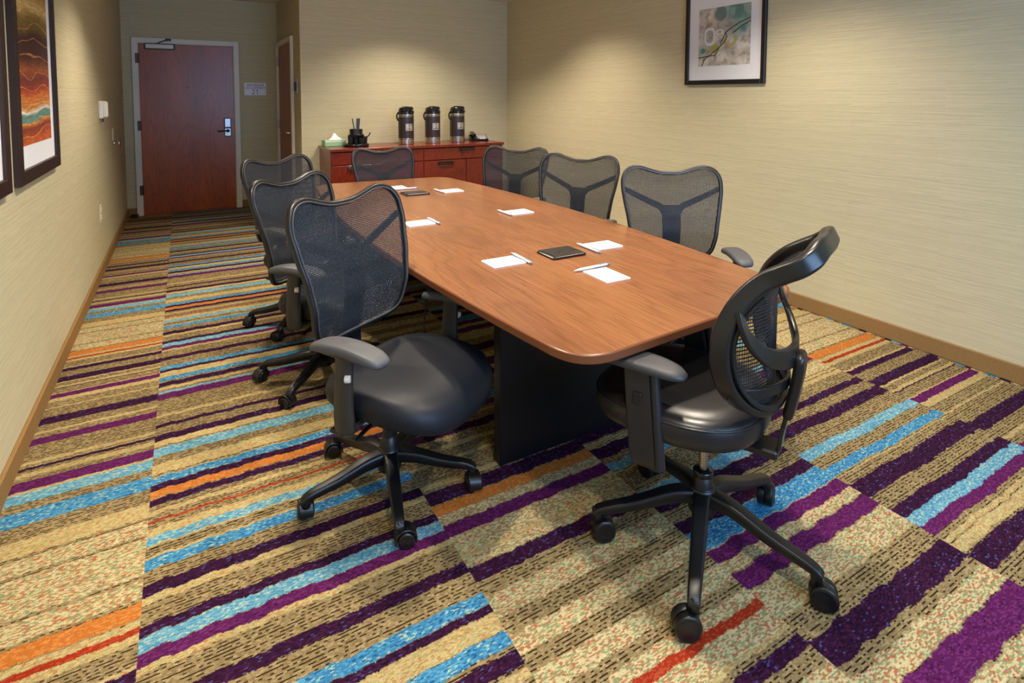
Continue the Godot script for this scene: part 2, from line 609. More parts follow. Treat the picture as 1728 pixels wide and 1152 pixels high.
func caster_shape(r: float, w: float, hooded: bool) -> MB:
	var mb := MB.new()
	var side := Basis(Vector3(0, 0, 1), PI / 2)
	for s in [-1.0, 1.0]:
		var prof := [Vector2(0.001, -w * 0.22), Vector2(r * 0.9, -w * 0.22), Vector2(r * 0.9, -w * 0.22), Vector2(r, -w * 0.16), Vector2(r, w * 0.12), Vector2(r * 0.94, w * 0.19), Vector2(r * 0.72, w * 0.24), Vector2(r * 0.70, w * 0.20), Vector2(r * 0.4, w * 0.23), Vector2(0.001, w * 0.24)]
		var b := side if s < 0 else Basis(Vector3(0, 0, 1), -PI / 2)
		mb.lathe(prof, 24, Transform3D(b, Vector3(s * w * 0.26, r, 0.02)))
	if hooded:
		# round hood over the wheels
		var rows := []
		for i in 8:
			var a: float = deg_to_rad(-20.0 + 215.0 * i / 7.0)
			var row := PackedVector3Array()
			for q in rrect(w * 0.86, 0.007, 0.003, 2):
				var rr: float = r + 0.007 + q.y
				row.push_back(Vector3(q.x, r + sin(a) * rr, 0.02 + cos(a) * rr))
			rows.append(row)
		mb.grid(rows)
	mb.lathe([Vector2(0.001, r * 1.0), Vector2(0.011, r * 1.0), Vector2(0.011, r * 2.2), Vector2(0.011, r * 2.2), Vector2(0.017, r * 2.2), Vector2(0.017, r * 2.55), Vector2(0.001, r * 2.55)], 14, Transform3D(Basis(), Vector3.ZERO))
	mb.box(Vector3(0, r * 1.2, 0.008), Vector3(0.012, r * 1.5, 0.03), 0.003)
	return mb

func star_base(parent: Node3D, rad: float, hub_y: float, end_y: float, wheel: float, hooded: bool, m: Material, swivels: Array) -> MeshInstance3D:
	var mb := MB.new()
	mb.lathe([Vector2(0.001, hub_y - 0.055), Vector2(0.04, hub_y - 0.055), Vector2(0.045, hub_y - 0.05), Vector2(0.045, hub_y + 0.02), Vector2(0.038, hub_y + 0.03), Vector2(0.038, hub_y + 0.03), Vector2(0.032, hub_y + 0.032), Vector2(0.03, hub_y + 0.075), Vector2(0.001, hub_y + 0.075)], 24)
	for k in 5:
		var a := TAU * k / 5.0
		var d := Vector3(cos(a), 0, sin(a))
		var pts := [d * 0.03 + Vector3.UP * hub_y, d * 0.10 + Vector3.UP * (hub_y - 0.004), d * rad * 0.62 + Vector3.UP * lerpf(hub_y, end_y, 0.55), d * (rad - 0.015) + Vector3.UP * (end_y + 0.006), d * (rad + 0.014) + Vector3.UP * (end_y - 0.012)]
		var p := curve(pts, 4)
		var sc := []
		for i in p.size():
			var u := float(i) / (p.size() - 1)
			sc.append(Vector2(lerpf(1.25, 0.66, u), lerpf(1.5, 0.62, u) if i < p.size() - 1 else 0.4))
		# flat-topped, sides drawn in below
		var prof := PackedVector2Array([Vector2(0.020, -0.014), Vector2(0.0235, 0.004), Vector2(0.021, 0.013), Vector2(0.015, 0.017), Vector2(-0.015, 0.017), Vector2(-0.021, 0.013), Vector2(-0.0235, 0.004), Vector2(-0.020, -0.014), Vector2(-0.013, -0.018), Vector2(0.013, -0.018)])
		mb.sweep(p, prof, Vector3.UP, sc)
		mb.lathe([Vector2(0.001, end_y - 0.03), Vector2(0.016, end_y - 0.03), Vector2(0.018, end_y - 0.01), Vector2(0.015, end_y + 0.008), Vector2(0.001, end_y + 0.014)], 14, Transform3D(Basis(), d * rad))
	var o := obj("star_base", mb, m, parent)
	var cm := caster_shape(wheel, 0.056, hooded).mesh()
	for k in 5:
		var a := TAU * k / 5.0
		var c := MeshInstance3D.new()
		c.mesh = cm
		c.material_override = M.caster
		c.name = "caster"
		o.add_child(c, true)
		c.position = Vector3(cos(a), 0, sin(a)) * rad
		c.rotation.y = swivels[k]
	return o

# depth of the mesh back at height h and sideways place l
var back_profile := [Vector2(0.58, -0.135), Vector2(0.64, -0.118), Vector2(0.74, -0.108), Vector2(0.84, -0.125), Vector2(0.95, -0.158), Vector2(1.05, -0.19), Vector2(1.13, -0.212)]
func back_z(l: float, h: float) -> float:
	return lerp_table(back_profile, h) - 0.035 * (1.0 - pow(l / 0.285, 2.0))

func back_pt(l: float, h: float, off := 0.0) -> Vector3:
	return Vector3(l, h, back_z(l, h) + off)

func task_chair(label: String) -> Node3D:
	var t := thing("office_chair", label, "chair", Vector3.ZERO, 0.0, "mesh-backed office chairs around the conference table")
	# seat cushion with a rolled front edge
	var mb := MB.new()
	cushion(mb, Vector3(0, 0, 0.112), 0.276, 0.272, [Vector2(0.0, 0.503), Vector2(0.3, 0.503), Vector2(0.55, 0.506), Vector2(0.75, 0.508), Vector2(0.88, 0.502), Vector2(0.96, 0.485), Vector2(1.0, 0.455), Vector2(0.985, 0.425), Vector2(0.93, 0.405), Vector2(0.8, 0.398), Vector2(0.0, 0.398)], 3.0,
		func(x: float, z: float) -> float: return -0.045 * pow(maxf(z, 0.0), 3.0) - 0.012 * pow(maxf(-z, 0.0), 2.0) + 0.018 * x * x - 0.010 * exp(-pow(x * 3.0, 2.0) - pow((z + 0.25) * 2.2, 2.0)))
	obj("seat", mb, M.seat_fabric, t)
	mb = MB.new()
	cushion(mb, Vector3(0, 0, 0.095), 0.215, 0.215, [Vector2(0.0, 0.40), Vector2(0.98, 0.40), Vector2(1.0, 0.392), Vector2(0.94, 0.374), Vector2(0.0, 0.368)], 3.4, func(_x: float, _z: float) -> float: return 0.0)
	obj("seat_pan", mb, M.black_plastic, t)
	mb = MB.new()
	mb.box(Vector3(0, 0.345, 0.02), Vector3(0.15, 0.055, 0.24), 0.014)
	mb.box(Vector3(0, 0.375, 0.03), Vector3(0.6, 0.016, 0.06), 0.005)
	obj("tilt_mechanism", mb, M.black_plastic, t)
	mb = MB.new()
	mb.sweep(curve([Vector3(-0.06, 0.35, 0.06), Vector3(-0.2, 0.345, 0.07), Vector3(-0.25, 0.335, 0.075)], 4), rrect(0.016, 0.009, 0.004, 2), Vector3.UP)
	obj("control_lever", mb, M.black_plastic, t)
	mb = MB.new()
	mb.lathe([Vector2(0.029, 0.10), Vector2(0.029, 0.20), Vector2(0.029, 0.20), Vector2(0.025, 0.203), Vector2(0.025, 0.29), Vector2(0.025, 0.29), Vector2(0.03, 0.295), Vector2(0.03, 0.335)], 20)
	obj("gas_column", mb, M.black_plastic, t)
	star_base(t, 0.315, 0.125, 0.078, 0.028, true, M.black_plastic, [0.4, 1.9, 3.6, 5.1, 2.6])
	# arms
	for s in [1.0, -1.0]:
		mb = MB.new()
		var path := curve([Vector3(s * 0.285, 0.385, 0.062), Vector3(s * 0.295, 0.44, 0.066), Vector3(s * 0.301, 0.55, 0.073), Vector3(s * 0.301, 0.656, 0.078)], 5)
		var sc := []
		for i in path.size():
			var u := float(i) / (path.size() - 1)
			var f := lerpf(0.92, 0.74, u) if i > 0 else 0.7
			if absf(u - 0.36) < 0.04:
				f *= 1.04
			sc.append(Vector2(f, f))
		mb.sweep(path, ell(20, 0.027, 0.047), Vector3(0, 0, 1), sc)
		mb.box(Vector3(s * 0.25, 0.392, 0.055), Vector3(0.08, 0.022, 0.07), 0.008)
		mb.box(Vector3(s * 0.295, 0.656, 0.08), Vector3(0.066, 0.016, 0.17), 0.006)
		var arm := obj("armrest", mb, M.arm_post, t)
		mb = MB.new()
		cushion(mb, Vector3(s * 0.292, 0, 0.088), 0.048, 0.155, [Vector2(0, 0.693), Vector2(0.5, 0.693), Vector2(0.8, 0.692), Vector2(0.92, 0.688), Vector2(0.98, 0.681), Vector2(1.0, 0.673), Vector2(0.97, 0.664), Vector2(0.86, 0.66), Vector2(0.0, 0.66)], 4.2,
			func(x: float, z: float) -> float: return -0.02 * z * z + 0.003 * x * s, 44)
		obj("arm_pad", mb, M.arm_pad, arm)
		mb = MB.new()
		mb.lathe([Vector2(0.001, 0.006), Vector2(0.0105, 0.006), Vector2(0.0125, 0.004), Vector2(0.0125, -0.012)], 18, Transform3D(Basis(Vector3(1, 0, 0), PI / 2) * Basis(Vector3(0, 0, 1), s * 0.5), Vector3(s * 0.312, 0.585, 0.107)))
		obj("height_button", mb, M.button, arm)
	# outline of the mesh back
	var half := [Vector2(0.0, 1.086), Vector2(0.06, 1.089), Vector2(0.12, 1.104), Vector2(0.175, 1.121), Vector2(0.222, 1.122), Vector2(0.262, 1.102), Vector2(0.285, 1.06), Vector2(0.288, 1.005), Vector2(0.277, 0.925), Vector2(0.262, 0.845), Vector2(0.25, 0.765), Vector2(0.24, 0.70), Vector2(0.224, 0.645), Vector2(0.19, 0.61), Vector2(0.12, 0.598), Vector2(0.0, 0.595)]
	var ring := []
	for q in half:
		ring.append(Vector3(q.x, q.y, 0))
	for k in range(half.size() - 2, 0, -1):
		ring.append(Vector3(-half[k].x, half[k].y, 0))
	var flat := curve(ring, 4, true)
	var loop := PackedVector3Array()
	var poly := PackedVector2Array()
	for q in flat:
		loop.push_back(back_pt(q.x, q.y))
		poly.push_back(Vector2(q.x, q.y))
	mb = MB.new()
	mb.sweep(loop, rrect(0.021, 0.026, 0.008, 3), Vector3(0, 0, 1), [], true)
	var fr := obj("back_frame", mb, M.black_plastic, t)
	mb = MB.new()
	var pipe := PackedVector3Array()
	for q in loop:
		pipe.push_back(q + Vector3(-q.x * 0.018, (0.85 - q.y) * 0.018, 0.012))
	mb.sweep(pipe, ell(8, 0.004, 0.004), Vector3(0, 0, 1), [], true)
	obj("piping", mb, M.piping, fr)
	# woven mesh: threads both ways, cut off at the frame
	mb = MB.new()
	var pitch := 0.0068
	for way in 2:
		var lines := int((0.60 if way == 0 else 0.56) / pitch)
		for k in lines:
			var at: float = (-0.30 if way == 0 else 0.58) + pitch * (k + 0.5)
			var pts := PackedVector3Array()
			var sd := PackedVector3Array()
			var n := 40
			for i in n + 1:
				var u := float(i) / n
				var l: float = at if way == 0 else lerpf(-0.29, 0.29, u)
				var h: float = lerpf(0.59, 1.13, u) if way == 0 else at
				if Geometry2D.is_point_in_polygon(Vector2(l, h), poly):
					pts.push_back(back_pt(l, h, 0.0012 if way == 0 else -0.0012))
					sd.push_back(Vector3.RIGHT if way == 0 else Vector3.UP)
				elif pts.size() > 0:
					mb.thread(pts, sd, 0.00176 if way == 0 else 0.00182, 0.0008)
					pts = PackedVector3Array()
					sd = PackedVector3Array()
			mb.thread(pts, sd, 0.00176 if way == 0 else 0.00182, 0.0008)
	obj("back_mesh", mb, M.back_mesh, t)
	# Y-shaped support behind it
	mb = MB.new()
	for s in [1.0, -1.0]:
		var p := PackedVector3Array()
		for q in curve([Vector3(0.283, 1.0, 0), Vector3(0.21, 0.962, 0), Vector3(0.12, 0.918, 0), Vector3(0.06, 0.888, 0), Vector3(0.032, 0.84, 0), Vector3(0.03, 0.77, 0)], 4):
			p.push_back(back_pt(s * q.x, q.y, -0.016))
		var sc := []
		for i in p.size():
			var u := float(i) / (p.size() - 1)
			sc.append(Vector2(lerpf(0.85, 1.35, u), 1.0))
		mb.sweep(p, rrect(0.034, 0.014, 0.005, 2), Vector3(0, 0, 1), sc)
	var trunk := PackedVector3Array()
	for q in [[0.90, 0.0], [0.86, 0.0], [0.78, 0.0], [0.70, -0.004], [0.62, -0.012]]:
		trunk.push_back(back_pt(0, q[0], -0.018 + q[1]))
	trunk.append_array([Vector3(0, 0.53, -0.195), Vector3(0, 0.44, -0.175), Vector3(0, 0.375, -0.11), Vector3(0, 0.352, 0.0)])
	mb.sweep(curve(Array(trunk), 3), rrect(0.106, 0.018, 0.006, 2), Vector3(0, 0, 1), [], false, _trunk_ups(3 * (trunk.size() - 1) + 1))
	obj("back_support", mb, M.black_plastic, t)
	return t

func _trunk_ups(n: int) -> Array:
	var r := []
	for k in n:
		var u := float(k) / (n - 1)
		r.append(Vector3(0, lerpf(0.0, 1.0, clampf((u - 0.6) * 2.5, 0, 1)), 1.0).normalized())
	return r

# moves a chair's seat, arms and back up or down on its column, and turns its base
func adjust_chair(t: Node3D, seat_up: float, back_up: float, base_turn: float) -> void:
	for c in t.get_children():
		var called := String(c.name)
		if called.begins_with("star_base"):
			c.rotation.y = base_turn
		elif called.begins_with("back_"):
			c.position.y += seat_up + back_up
		elif not called.begins_with("gas_column"):
			c.position.y += seat_up

func leather_chair() -> Node3D:
	var t := thing("office_chair", "black leather-seat office chair with a curled headrest, pushed under the table end", "chair")
	var mb := MB.new()
	cushion(mb, Vector3(0, 0.072, 0.076), 0.275, 0.272, [Vector2(0.0, 0.488), Vector2(0.4, 0.489), Vector2(0.72, 0.49), Vector2(0.88, 0.484), Vector2(0.955, 0.471), Vector2(0.975, 0.462)], 2.5, func(x: float, z: float) -> float: return -0.02 * pow(maxf(z, 0.0), 3.0) + 0.01 * x * x)
	cushion(mb, Vector3(0, 0.072, 0.076), 0.275, 0.272, [Vector2(0.985, 0.458), Vector2(1.0, 0.445), Vector2(1.005, 0.425), Vector2(0.99, 0.405), Vector2(0.95, 0.392), Vector2(0.85, 0.385), Vector2(0.0, 0.385)], 2.5, func(x: float, z: float) -> float: return -0.02 * pow(maxf(z, 0.0), 3.0) + 0.01 * x * x)
	var seat := obj("seat", mb, M.leather, t)
	# welt and stitching round the seat
	mb = MB.new()
	var welt := PackedVector3Array()
	for j in 48:
		var a := TAU * j / 48
		var k: float = 0.986 / pow(pow(absf(cos(a)), 2.5) + pow(absf(sin(a)), 2.5), 1.0 / 2.5)
		var p := Vector3(0.275 * k * cos(a), 0.4595, 0.272 * k * sin(a))
		p.y += -0.02 * pow(maxf(p.z / 0.272, 0.0), 3.0) + 0.01 * pow(p.x / 0.275, 2.0)
		welt.push_back(p + Vector3(0, 0.072, 0.076))
	mb.sweep(welt, ell(6, 0.0035, 0.0035), Vector3.UP, [], true)
	obj("seam", mb, M.leather, seat)
	mb = MB.new()
	mb.box(Vector3(0, 0.435, 0.03), Vector3(0.17, 0.08, 0.24), 0.012)
	mb.box(Vector3(0, 0.455, 0.09), Vector3(0.48, 0.022, 0.07), 0.005)
	mb.box(Vector3(0, 0.415, -0.15), Vector3(0.085, 0.028, 0.16), 0.006)
	obj("tilt_mechanism", mb, M.black_plastic, t)
	mb = MB.new()
	mb.lathe([Vector2(0.03, 0.13), Vector2(0.03, 0.265), Vector2(0.03, 0.265), Vector2(0.018, 0.268)], 22)
	mb.lathe([Vector2(0.03, 0.25), Vector2(0.033, 0.25), Vector2(0.033, 0.262), Vector2(0.03, 0.266)], 22)
	obj("column_sleeve", mb, M.gloss_black, t)
	mb = MB.new()
	mb.lathe([Vector2(0.014, 0.26), Vector2(0.014, 0.43)], 18)
	obj("gas_column", mb, M.steel, t)
	star_base(t, 0.345, 0.18, 0.105, 0.039, false, M.black_plastic, [2.0, 0.6, 4.2, 1.2, 3.1])
	# arms: flat post, upright front rail, broad pad
	for s in [1.0, -1.0]:
		mb = MB.new()
		mb.sweep(curve([Vector3(s * 0.262, 0.40, 0.09), Vector3(s * 0.272, 0.415, 0.094), Vector3(s * 0.266, 0.52, 0.108), Vector3(s * 0.25, 0.672, 0.128)], 5), rrect(0.036, 0.085, 0.008, 3), Vector3(0, 0, 1))
		mb.sweep(curve([Vector3(s * 0.278, 0.40, 0.042), Vector3(s * 0.27, 0.52, 0.055), Vector3(s * 0.254, 0.672, 0.074)], 5), ell(12, 0.018, 0.015), Vector3(0, 0, 1))
		mb.box(Vector3(s * 0.246, 0.679, 0.12), Vector3(0.06, 0.014, 0.18), 0.005)
		var arm := obj("armrest", mb, M.arm_black, t)
		mb = MB.new()
		cushion(mb, Vector3(s * 0.244, 0.02, 0.128), 0.054, 0.148, [Vector2(0, 0.688), Vector2(0.5, 0.688), Vector2(0.78, 0.687), Vector2(0.93, 0.683), Vector2(1.0, 0.673), Vector2(0.97, 0.663), Vector2(0.85, 0.66), Vector2(0.0, 0.66)], 2.5, func(_x: float, z: float) -> float: return -0.010 * z * z, 36)
		obj("arm_pad", mb, M.arm_pad_dark, arm)
		mb = MB.new()
		mb.box(Vector3(s * 0.278, 0.59, 0.118), Vector3(0.008, 0.04, 0.03), 0.003)
		obj("height_button", mb, M.black_plastic, arm)
	# back: a loop that flares backwards into the headrest
	var half := [Vector3(0, 0.572, -0.205), Vector3(0.10, 0.58, -0.195), Vector3(0.175, 0.612, -0.16), Vector3(0.225, 0.672, -0.128), Vector3(0.245, 0.75, -0.112), Vector3(0.242, 0.83, -0.115), Vector3(0.22, 0.90, -0.14), Vector3(0.195, 0.952, -0.175), Vector3(0.178, 0.99, -0.215), Vector3(0.175, 1.018, -0.258), Vector3(0.172, 1.04, -0.295), Vector3(0.15, 1.064, -0.322), Vector3(0.095, 1.08, -0.332), Vector3(0, 1.078, -0.335)]
	var ring := []
	for q in half:
		ring.append(q)
	for k in range(half.size() - 2, 0, -1):
		ring.append(Vector3(-half[k].x, half[k].y, half[k].z))
	var loop := curve(ring, 5, true)
	var ups := []
	for i in loop.size():
		var d := (loop[(i + 1) % loop.size()] - loop[(i + loop.size() - 1) % loop.size()]).normalized()
		var fw: Vector3 = _fore(loop[i].y, loop[i].z)
		ups.append((fw - d * fw.dot(d)).normalized())
	mb = MB.new()
	var fat := []
	for q in loop:
		var u := clampf((q.y - 0.85) / 0.2, 0.0, 1.0)
		fat.append(Vector2(1.0 + 0.6 * u, 1.0))
	mb.sweep(loop, rrect(0.026, 0.056, 0.011, 3), Vector3(0, 0, 1), fat, true, ups)
	var fr := obj("back_frame", mb, M.frame_black, t)
	# second rim just behind it
	mb = MB.new()
	var inner := PackedVector3Array()
	var inner_up := []
	var from: int = loop.size() / 2 + 22
	for k in loop.size():
		var i: int = (k + from) % loop.size()
		if loop[i].y < 0.97:
			inner.push_back(Vector3(loop[i].x * 0.90, loop[i].y + (0.8 - loop[i].y) * 0.06, loop[i].z) - ups[i] * 0.028)
			inner_up.append(ups[i])
	mb.sweep(inner, rrect(0.016, 0.018, 0.004, 2), Vector3(0, 0, 1), [], false, inner_up)
	obj("rear_rim", mb, M.black_plastic, fr)
	# ribbed mesh stretched in the loop
	var side := curve(half, 12)
	mb = MB.new()
	var total := side.size()
	var lines := 92
	for k in range(2, lines):
		var fi := float(k) / lines * (total - 1)
		var i0 := int(fi)
		var e: Vector3 = side[i0].lerp(side[min(i0 + 1, total - 1)], fi - i0)
		if e.x < 0.03:
			continue
		var pts := PackedVector3Array()
		var sd := PackedVector3Array()
		for j in 13:
			var u := j / 12.0 * 2.0 - 1.0
			pts.push_back(Vector3(e.x * u, e.y, e.z) - _fore(e.y, e.z) * clampf(e.z + 0.205, 0.03, 0.12) * (1.0 - u * u))
			sd.push_back(Vector3(0, 1, 0) if e.y < 1.0 else Vector3(0, 0.5, -0.8).normalized())
		mb.thread(pts, sd, 0.0023, 0.0012)
	for j in 60:
		var u := (j + 0.5) / 30.0 - 1.0
		var pts := PackedVector3Array()
		var sd := PackedVector3Array()
		for k in range(2, lines, 2):
			var fi := float(k) / lines * (total - 1)
			var i0 := int(fi)
			var e: Vector3 = side[i0].lerp(side[min(i0 + 1, total - 1)], fi - i0)
			if absf(u) * 0.25 > e.x:
				continue
			pts.push_back(Vector3(0.25 * u, e.y, e.z) - _fore(e.y, e.z) * clampf(e.z + 0.205, 0.03, 0.12) * (1.0 - pow(0.25 * u / e.x, 2.0)))
			sd.push_back(Vector3.RIGHT)
		mb.thread(pts, sd, 0.0014, 0.0008)
	obj("back_mesh", mb, M.back_mesh_black, t)
	# rear yoke: broad U from side to side, cross rib, spine and the bar down to the seat
	mb = MB.new()
	var u_path := curve([Vector3(0.232, 0.905, -0.155), Vector3(0.226, 0.835, -0.18), Vector3(0.175, 0.775, -0.218), Vector3(0.085, 0.742, -0.25), Vector3(0, 0.735, -0.262), Vector3(-0.085, 0.742, -0.25), Vector3(-0.175, 0.775, -0.218), Vector3(-0.226, 0.835, -0.18), Vector3(-0.232, 0.905, -0.155)], 5)
	var sc := []
	for i in u_path.size():
		var u := absf(float(i) / (u_path.size() - 1) * 2.0 - 1.0)
		sc.append(Vector2(lerpf(1.25, 0.55, u), 1.0))
	mb.sweep(u_path, rrect(0.056, 0.018, 0.006, 2), Vector3(0, 0, 1), sc)
	mb.sweep(curve([Vector3(0.224, 0.66, -0.128), Vector3(0.13, 0.648, -0.205), Vector3(0, 0.642, -0.245), Vector3(-0.13, 0.648, -0.205), Vector3(-0.224, 0.66, -0.128)], 5), rrect(0.03, 0.014, 0.004, 2), Vector3(0, 0, 1))
	obj("back_yoke", mb, M.frame_black, t)
	mb = MB.new()
	mb.sweep(curve([Vector3(0, 0.74, -0.276), Vector3(0, 0.695, -0.278), Vector3(0, 0.61, -0.265), Vector3(0, 0.535, -0.25)], 4), rrect(0.075, 0.03, 0.012, 3), Vector3(0, 0, 1), [Vector2(0.6, 0.8), Vector2(0.8, 1), Vector2(1, 1), Vector2(1, 1), Vector2(1, 1), Vector2(1, 1), Vector2(1, 1), Vector2(1, 1), Vector2(1, 1), Vector2(1, 1), Vector2(1, 1), Vector2(0.95, 1), Vector2(0.8, 0.8)])
	obj("spine_cover", mb, M.frame_black, t)
	mb = MB.new()
	mb.sweep(curve([Vector3(0, 0.58, -0.256), Vector3(0, 0.48, -0.236), Vector3(0, 0.425, -0.226), Vector3(0, 0.41, -0.19)], 4), rrect(0.05, 0.012, 0.003, 2), Vector3(0, 0.3, 1).normalized())
	obj("back_bar", mb, M.gloss_black, t)
	return t

func _fore(y: float, z: float) -> Vector3:
	# which way the back faces: forwards below, upwards in the headrest
	var u := clampf((-0.215 - z) / 0.09, 0.0, 1.0)
	return Vector3(0, lerpf(0.12, 0.9, u), lerpf(1.0, 0.45, u)).normalized()

# ---------------------------------------------------------------- the room
const XL := -0.621
const XR := 3.765
const XA := 1.14
const ZB := -6.65
const ZD := -8.372
const ZF := 1.75
const CEIL := 2.735

func build_room() -> void:
	var mb := MB.new()
	# carpet: one weave, laid along the room
	var fx := [XL - 0.15, XR + 0.15]
	var fz := [ZD - 0.25, ZF + 0.15]
	var P := [Vector3(fx[0], 0, fz[0]), Vector3(fx[1], 0, fz[0]), Vector3(fx[1], 0, fz[1]), Vector3(fx[0], 0, fz[1])]
	var U := []
	for p in P:
		U.append(Vector2((p.x + 0.785) / CARPET_W, -p.z / CARPET_L))
	mb.uvquad(P, U, Vector3.UP)
	mb.box(Vector3((fx[0] + fx[1]) / 2, -0.055, (fz[0] + fz[1]) / 2), Vector3(fx[1] - fx[0], 0.1, fz[1] - fz[0]))
	struct("floor", mb, M.carpet, "carpet with woven stripes in purple, blue, orange and tan", "floor")
	mb = MB.new()
	mb.box(Vector3((fx[0] + fx[1]) / 2, CEIL + 0.05, (fz[0] + fz[1]) / 2), Vector3(fx[1] - fx[0], 0.1, fz[1] - fz[0]))
	struct("ceiling", mb, M.ceiling, "plain off-white ceiling", "ceiling")
	mb = MB.new()
	mb.box(Vector3(XL - 0.06, CEIL / 2, (ZD + ZF) / 2), Vector3(0.12, CEIL, ZF - ZD + 0.3))
	struct("wall_left", mb, M.wall, "tan grasscloth wall with the tall wave prints", "wall")
	mb = MB.new()
	mb.box(Vector3(XR + 0.06, CEIL / 2, (ZB + ZF) / 2), Vector3(0.12, CEIL, ZF - ZB + 0.3))
	struct("wall_right", mb, M.wall, "tan grasscloth wall with the white-matted print", "wall")
	mb = MB.new()
	mb.box(Vector3((XA + XR) / 2, CEIL / 2, ZB - 0.06), Vector3(XR - XA, CEIL, 0.12))
	struct("wall_back", mb, M.wall, "tan grasscloth wall behind the credenza", "wall")
	# side wall of the entry, with an opening for its door
	mb = MB.new()
	var d2 := [-8.29, -7.17]
	mb.box(Vector3(XA + 0.06, CEIL / 2, (ZB - 0.12 + d2[1]) / 2), Vector3(0.12, CEIL, ZB - 0.12 - d2[1]))
	mb.box(Vector3(XA + 0.06, CEIL / 2, (ZD - 0.12 + d2[0]) / 2), Vector3(0.12, CEIL, d2[0] - ZD + 0.12))
	mb.box(Vector3(XA + 0.06, (CEIL + 2.14) / 2, (d2[0] + d2[1]) / 2), Vector3(0.12, CEIL - 2.14, d2[1] - d2[0]))
	struct("wall_alcove", mb, M.wall, "narrow tan wall of the entry recess holding the second door", "wall")
	# end wall of the entry
	mb = MB.new()
	var d1 := [-0.462, 0.602]
	mb.box(Vector3((XL + d1[0]) / 2, CEIL / 2, ZD - 0.06), Vector3(d1[0] - XL, CEIL, 0.12))
	mb.box(Vector3((XA + d1[1]) / 2 + 0.06, CEIL / 2, ZD - 0.06), Vector3(XA - d1[1] + 0.12, CEIL, 0.12))
	mb.box(Vector3((d1[0] + d1[1]) / 2, (CEIL + 2.14) / 2, ZD - 0.06), Vector3(d1[1] - d1[0], CEIL - 2.14, 0.12))
	struct("wall_entry", mb, M.wall, "tan wall around the wide entry door", "wall")
	# wall behind the camera with a wide window
	var wx := [0.15, 3.0]
	var wy := [0.85, 2.35]
	mb = MB.new()
	mb.box(Vector3((XL + wx[0]) / 2, CEIL / 2, ZF + 0.06), Vector3(wx[0] - XL, CEIL, 0.12))
	mb.box(Vector3((XR + wx[1]) / 2, CEIL / 2, ZF + 0.06), Vector3(XR - wx[1], CEIL, 0.12))
	mb.box(Vector3((wx[0] + wx[1]) / 2, wy[0] / 2, ZF + 0.06), Vector3(wx[1] - wx[0], wy[0], 0.12))
	mb.box(Vector3((wx[0] + wx[1]) / 2, (CEIL + wy[1]) / 2, ZF + 0.06), Vector3(wx[1] - wx[0], CEIL - wy[1], 0.12))
	struct("wall_front", mb, M.wall, "tan grasscloth wall with the wide window", "wall")
	mb = MB.new()
	for q in [[wx[0] + 0.03, 0], [wx[1] - 0.03, 0], [(wx[0] + wx[1]) / 2, 0]]:
		mb.box(Vector3(q[0], (wy[0] + wy[1]) / 2, ZF + 0.06), Vector3(0.06, wy[1] - wy[0], 0.07), 0.005)
	for y in [wy[0] + 0.03, wy[1] - 0.03]:
		mb.box(Vector3((wx[0] + wx[1]) / 2, y, ZF + 0.06), Vector3(wx[1] - wx[0], 0.06, 0.07), 0.005)
	var win := struct("window_1", mb, M.trim, "wide two-pane window in a cream frame", "window")
	for k in 2:
		mb = MB.new()
		mb.box(Vector3(lerpf(wx[0], wx[1], 0.25 + 0.5 * k), (wy[0] + wy[1]) / 2, ZF + 0.06), Vector3((wx[1] - wx[0]) / 2 - 0.09, wy[1] - wy[0] - 0.12, 0.006))
		obj("pane", mb, M.glass, win)
	# carpet-covered base boards, 9 to 10 cm high
	var bb := 0.098
	mb = MB.new()
	mb.box(Vector3(XL + 0.008, bb / 2, (ZD + ZF) / 2), Vector3(0.016, bb, ZF - ZD), 0.004)
	struct("baseboard_left", mb, M.base, "brown carpet base along the wall of wave prints", "baseboard")
	mb = MB.new()
	mb.box(Vector3(XR - 0.008, bb / 2, (ZB + ZF) / 2), Vector3(0.016, bb, ZF - ZB), 0.004)
	struct("baseboard_right", mb, M.base, "brown carpet base along the wall of the white-matted print", "baseboard")
	mb = MB.new()
	mb.box(Vector3((XA + XR) / 2, bb / 2, ZB + 0.008), Vector3(XR - XA, bb, 0.016), 0.004)
	struct("baseboard_back", mb, M.base, "brown carpet base behind the credenza", "baseboard")
	mb = MB.new()
	mb.box(Vector3((XL - 0.52) / 2, bb / 2, ZD + 0.008), Vector3(-0.52 - XL, bb, 0.016), 0.004)
	mb.box(Vector3((XA + 0.66) / 2, bb / 2, ZD + 0.008), Vector3(XA - 0.66, bb, 0.016), 0.004)
	struct("baseboard_entry", mb, M.base, "short brown carpet bases beside the entry door", "baseboard")
	mb = MB.new()
	mb.box(Vector3(XA - 0.008, bb / 2, (ZB - 7.10) / 2), Vector3(0.016, bb, ZB + 7.10), 0.004)
	struct("baseboard_alcove", mb, M.base, "short brown carpet base beside the second door", "baseboard")
	build_doors(d1, d2)

